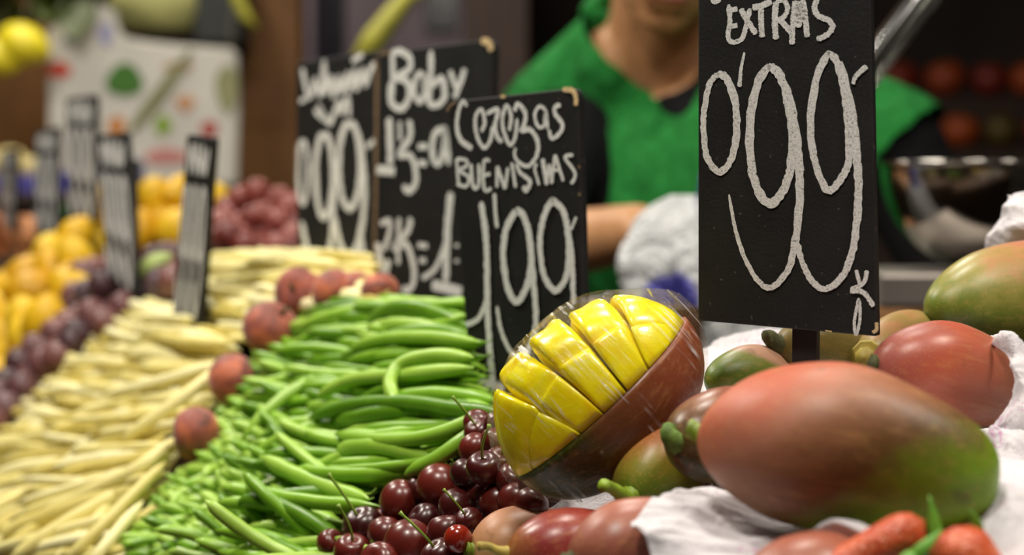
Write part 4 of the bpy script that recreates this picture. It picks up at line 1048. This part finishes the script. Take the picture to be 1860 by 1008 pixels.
# carrier bag gathered in the seller's hand
def bag_mat():
    m = N('bag_plastic'); v = m.coord()
    def spot(c, r):
        d = m.n('ShaderNodeVectorMath', _operation='DISTANCE'); m.l(v, d.inputs[0]); d.inputs[1].default_value = c
        return m.ramp(m.math('DIVIDE', d.outputs['Value'], r), [(.8, W1), (1.0, K)])
    k = m.mix(1.0, spot((.042, -.01, -.012), .030), spot((-.020, -.045, -.082), .030), 'ADD')
    m.col(m.mix(k, srgb(200, 202, 204), srgb(84, 82, 176))); m.p(Roughness=.35); m.bump(m.noise(v, 26, 4, .6, 1.5), .9, .02)
    return m.m
hp = wrL+Vector((.040, -.100, .022))
V, Fc = [], []; nr = 30; sg = 48; rb = random.Random(3)
for i in range(nr+1):
    t = i/nr
    rad = .012+.075*(1-math.exp(-t*4.2)) if t < .86 else (.085)*math.sqrt(max(0.0004, 1-((t-.86)/.14)**2))
    z = .012-.165*t; ox = .055*t*t+.02*t
    for k_ in range(sg):
        a = 2*math.pi*k_/sg; pl = 1+(.22*(1-t)**.7+.05)*math.sin(7*a+3*t)+.10*math.sin(3*a+6*t)+.07*math.sin(11*a-5*t)
        V.append((rad*pl*math.cos(a)*1.0+ox, rad*pl*math.sin(a)*.62, z+.006*math.sin(5*a+t*7)*t))
for i in range(nr):
    for k_ in range(sg): a = i*sg+k_; b = i*sg+(k_+1) % sg; Fc.append((a, a+sg, b+sg, b))
Fc.append(tuple(range(sg))); Fc.append(tuple(nr*sg+k_ for k_ in range(sg))[::-1])
bg = link('carrier_bag', mesh('carrier_bag', V, Fc, bag_mat()), None, Matrix.Translation(hp)); tag(bg, 'white plastic carrier bag with blue print gathered in the seller\'s hand', 'bag')
V, Fc = [], []
for a0 in (-.3, .5):
    tube([(.01, .0, .0), (.02+a0*.02, -.01, .03), (.045, -.012+a0*.01, .018), (.05, -.01, -.02)], [.006, .010, .014, .012], 10, V, Fc, .35)
link('handle', mesh('handle', V, Fc, plain('bag_blue', srgb(88, 86, 180), .35)), bg)
# ------------------------------------------------------------------ behind the stall
def post(label, x0, x1, Y, mat, z1=3.0, name='wooden_post', cat='post', d=.12):
    a, b = at(x0, 370, Y).x, at(x1, 370, Y).x
    o = bevel_box(name, ((a+b)/2, Y+d/2, z1/2), (b-a, d, z1), mat, None, .004); tag(o, label, cat); return o
post('broad brown wooden post between the printed bag and the price boards', 428, 546, 3.9, WOOD)
post('orange brown wooden screen at the far end beyond the lemons', -260, 92, 4.3, WOOD, name='wooden_screen', cat='screen')
post('nearly black wooden post behind the seller', 842, 960, 3.6, WOOD_D)
GREY = plain('mauve_metal', srgb(118, 102, 110), .5, .12, 4)
cb = empty('metal_cabinet', (at(700, 370, 4.2).x, 4.3, 0)); wx = at(850, 370, 4.2).x-at(545, 370, 4.2).x
bevel_box('body', (0, .15, 1.2), (wx+.06, .3, 2.4), GREY, cb, .006)
for cx in (592,): bevel_box('dark_window', (at(cx, 370, 4.2).x-cb.location.x, -.006, 1.62), (.065, .012, .5), plain('dark_glass', srgb(22, 20, 30), .2), cb, .003)
bevel_box('dark_window', (at(800, 370, 4.2).x-cb.location.x, -.006, 1.74), (.07, .012, .26), MATS['dark_glass'], cb, .003)
tag(cb, 'mauve grey metal cabinet with dark windows behind the price boards', 'cabinet')
# printed carrier bag hanging on the post
PB = 3.55
def pbm(poly, d=.0):  return [at(x, y, PB+d) for x, y in poly]
po = [(86,45),(128,40),(150,20),(172,6),(206,16),(216,64),(262,74),(318,80),(372,84),(428,88),(432,200),(428,338),(330,336),(220,345),(150,345),(88,345)]
c = at(260, 200, PB); bag = empty('printed_bag', c)
bm = bmesh.new(); f = bm.faces.new([bm.verts.new(p-c) for p in pbm(po)])
r = bmesh.ops.extrude_face_region(bm, geom=[f]); bmesh.ops.translate(bm, vec=(0, .035, 0), verts=[q for q in r['geom'] if isinstance(q, bmesh.types.BMVert)])
bmesh.ops.recalc_face_normals(bm, faces=bm.faces[:]); bmesh.ops.bevel(bm, geom=bm.edges[:], offset=.006, segments=2, affect='EDGES')
me = bpy.data.meshes.new('bag_body'); bm.to_mesh(me); bm.free(); me.materials.append(plain('bag_white', srgb(206, 202, 192), .5, .06, 8, bump=.4)); link('bag_body', me, bag)
def blob(x, y, rx, ry, col, nm, lift=.002, rot=0):
    P = []
    for k in range(18):
        a = 2*math.pi*k/18; q = 1+.08*math.sin(3*a+x); dx, dy = rx*q*math.cos(a), ry*q*math.sin(a)
        P.append(at(x+dx*math.cos(rot)-dy*math.sin(rot), y+dx*math.sin(rot)+dy*math.cos(rot), PB-lift)-c)
    n = len(P); Vb = P+[p+Vector((0, lift*.8, 0)) for p in P]
    Fb = [tuple(range(n))[::-1]]+[(k, (k+1) % n, n+(k+1) % n, n+k) for k in range(n)]
    key = 'ink_%d_%d_%d' % col
    link(nm, mesh(nm, Vb, Fb, MATS.get(key) or plain(key, srgb(*col), .6, .1, 20), False), bag)
for a in [(107,127,22,15,(190,62,36),'printed_tomato'),(226,146,34,30,(58,110,26),'printed_lettuce'),(296,227,16,18,(128,160,40),'printed_pear'),(212,230,16,20,(196,128,64),'printed_carrot'),
          (336,187,18,14,(190,140,100),'printed_apricot'),(324,122,26,10,(170,140,96),'printed_onion'),(380,234,16,15,(168,62,52),'printed_apple'),(302,284,40,14,(200,130,124),'printed_lettering'),
          (192,62,12,22,(150,150,186),'printed_ribbon'),(126,74,12,9,(160,166,200),'printed_ribbon'),(412,160,20,44,(140,140,96),'printed_leaf')]: blob(*a)
blob(290, 170, 12, 96, (120, 122, 78), 'printed_stalk', .003, math.radians(37))
tag(bag, 'white carrier bag printed with fruit and vegetables hanging at the far end', 'bag')
BLUE = plain('blue_box_card', srgb(74, 70, 150), .6, .15, 20)
def bx_px(name, x0, x1, y0, y1, Y, d, mat, label, cat):
    a, b = at(x0, y1, Y), at(x1, y0, Y)
    o = bevel_box(name, ((a.x+b.x)/2, Y+d/2, (a.z+b.z)/2), (b.x-a.x, d, b.z-a.z), mat, None, .003); return tag(o, label, cat)
sh = bx_px('back_shelf', -120, 436, 352, 372, 3.3, .5, WOOD_D, 'dark wooden shelf behind the lemons and grapes', 'shelf')
V, Fc = [], []
za = at(0, 372, 3.3).z
for x_ in (-.85, -.5): box((x_, 3.6, za/2), (.05, .3, za), V, Fc)
link('support', mesh('support', V, Fc, WOOD_D, False), sh, sh.matrix_world.inverted())
bx_px('blue_box', -60, 66, 318, 352, 3.32, .12, BLUE, 'blue cardboard box on the shelf under the pale melons', 'box')
bx_px('blue_carton', 98, 124, 312, 352, 3.32, .08, BLUE, 'small blue carton just right of the long blue box', 'box')
bx_px('blue_packet', 158, 190, 292, 352, 3.36, .08, BLUE, 'tall blue packet between two turned price boards', 'packet')
bx_px('blue_packet', 220, 246, 290, 336, 3.36, .08, BLUE, 'blue packet with a white foot before the printed bag', 'packet')
MEL = plain('melon_skin', srgb(206, 190, 130), .55, .15, 3); mm = round_mesh('melon', MEL, 1, 1, .95, 0, .08)
for (x, y, r) in [(18,298,34),(62,306,24),(-26,300,34)]: fruit('melon', mm, at(x, y, 3.42), r*3.42/F, 'pale cream melon on top of the blue box', 'melon', 'pale melons on the blue box', (0, 0, 1), STK)
bx_px('dark_crate', 352, 432, -60, 76, 3.7, .2, plain('crate_dark', srgb(34, 38, 34), .6), 'dark green black crate hanging above the printed bag', 'crate')
SACK = plain('khaki_sack', srgb(152, 150, 92), .8, .12, 6, bump=.4)
V, Fc = [], []; ellipsoid((0, 0, 0), (.085, .05, .07), I3, V, Fc, 28); V = [Vector((q.x*(1+.05*math.sin(q.z*80)), q.y, max(q.z, -.04))) for q in V]
tag(link('cloth_sack', mesh('cloth_sack', V, Fc, SACK), None, Matrix.Translation(at(282, 18, 3.72))), 'khaki cloth sack hanging above the printed bag', 'sack')
LEMB = round_mesh('lemon', plain('bright_lemon_skin', srgb(238, 220, 40), .4, .08, 4), 1, 1, 1.25, 0, -.18)
for (x, y, r) in [(40,80,38),(-6,104,34)]: fruit('lemon', LEMB, at(x, y, 3.5), r*3.5/F, 'bright yellow lemon hanging among leaves by the wooden screen', 'lemon', 'lemons hanging by the panel', (1, 0, -.35), STK)
DLEAF = plain('dark_leaf', srgb(66, 78, 22), .5, .3, 10); rl = random.Random(4)
def leafy(name, label, pts, Y, n, mat, ln=.10):
    root = empty(name, at(*pts[0], Y)); V, Fc = tube([at(*p, Y)-root.location for p in pts], [.006]*len(pts), 7); link('branch', mesh('branch', V, Fc, STEM_D), root)
    vl, fl = [], []
    for i in range(9): t = i/8; wv = .3*math.sin(math.pi*t)**.8; vl += [(t, -wv, .05*math.sin(3*t)), (t, 0, -.02+.1*t*(1-t)), (t, wv, .05*math.sin(3*t))]
    for i in range(8): a = i*3; fl += [(a, a+3, a+4, a+1), (a+1, a+4, a+5, a+2)]
    lm = mesh('leaf', vl, fl, mat)
    for i in range(n):
        q = pts[0][0]+(pts[-1][0]-pts[0][0])*rl.random(), pts[0][1]+(pts[-1][1]-pts[0][1])*rl.random()
        p = at(q[0], q[1], Y+rl.uniform(-.03, .03))-root.location; d = Vector((rl.uniform(-1, 1), rl.uniform(-.6, .6), rl.uniform(-1, .3)))
        link('leaf', lm, root, Matrix.LocRotScale(p, frame(d).to_quaternion(), Vector((ln, ln, ln))*rl.uniform(.7, 1.2)))
    return tag(root, label, 'plant')
leafy('leafy_branch', 'dark olive leafy branch hanging over the printed bag', [(-60,-20),(70,-10),(180,-24)], 3.6, 34, DLEAF)
PSTK = plain('pale_yellow_stalk', srgb(176, 172, 60), .5, .2, 20)
def stalk(label, pts, rad):
    V, Fc = tube([at(*p) for p in pts], rad, 10); tag(link('plant_stalk', mesh('plant_stalk', V, Fc, PSTK)), label, 'stalk')
stalk('curved yellow stalk dangling beside the brown post', [(418,-60,3.4),(432,0,3.4),(446,30,3.4),(466,50,3.4)], [.010, .011, .010, .004])
stalk('slanting pale yellow stalk behind the price boards', [(650,112,3.0),(680,72,3.0),(712,30,3.0),(742,-8,3.0),(800,-30,3.0)], [.013, .018, .016, .012, .008])
# dim fruit display far behind on the right
REDF = rand_mat('far_fruit_skin', [srgb(120, 30, 16), srgb(170, 74, 20), srgb(90, 84, 24), srgb(80, 18, 16)], .5, 2, .1)
fm = round_mesh('tomato', REDF, 1, 1, .9, .05, .2)
fx = at(1810, 360, 4.6).x; fs = empty('fruit_rack', (fx, 4.75, 0))
for i in range(3): bevel_box('tier', (0, -.12+.15*i, (1.255+.125*i)/2), (.62, .15, 1.255+.125*i), WOOD_D, fs, .004)
tag(fs, 'dark stepped rack of red and orange fruit far behind the bowl', 'rack')
for i in range(3):
    for k_ in range(6):
        r_ = .046*rl.uniform(.85, 1.12)
        fruit('tomato', fm, Vector((fx-.26+.104*k_+rl.uniform(-.006, .006), 4.615+.15*i+rl.uniform(-.012, .012), 1.255+.125*i+r_*.88)), r_, 'dim red or orange tomato on the far stepped rack', 'tomato', 'tomatoes on the far rack', (rl.uniform(-.3, .3), rl.uniform(-.3, .3), 1), STK)
# overhead beam that the hanging things are tied to
bm_ = bevel_box('wooden_beam', (-.75, 3.83, 1.90), (2.0, .08, .08), WOOD_D, None, .004); tag(bm_, 'dark wooden beam over the far end of the stall', 'beam')
STR = plain('string', srgb(120, 110, 90), .8)
def string(o, p):
    p = Vector(p); V, Fc = tube([p, Vector((p.x, 3.815, 1.87))], [.0012, .0012], 6)
    link('string', mesh('string', V, Fc, STR), o, o.matrix_world.inverted())
for o in list(scn.objects):
    if o.parent is None:
        if o.name.startswith('printed_bag'): string(o, at(110, 46, 3.56)); string(o, at(415, 90, 3.56))
        elif o.name.startswith('leafy_branch'): string(o, at(-20, -16, 3.6)); string(o, at(150, -20, 3.6))
        elif o.name.startswith('cloth_sack'): string(o, at(282, -50, 3.72))
        elif o.name.startswith('dark_crate'): string(o, at(370, -58, 3.78)); string(o, at(415, -58, 3.78))
        elif o.name.startswith('lemon') and 'hanging' in o.get('label', ''): string(o, o.location+Vector((0, 0, .03)))
        elif o.name == 'plant_stalk': string(o, at(418, -60, 3.4))
        elif o.name == 'plant_stalk.001': string(o, at(800, -30, 3.0))
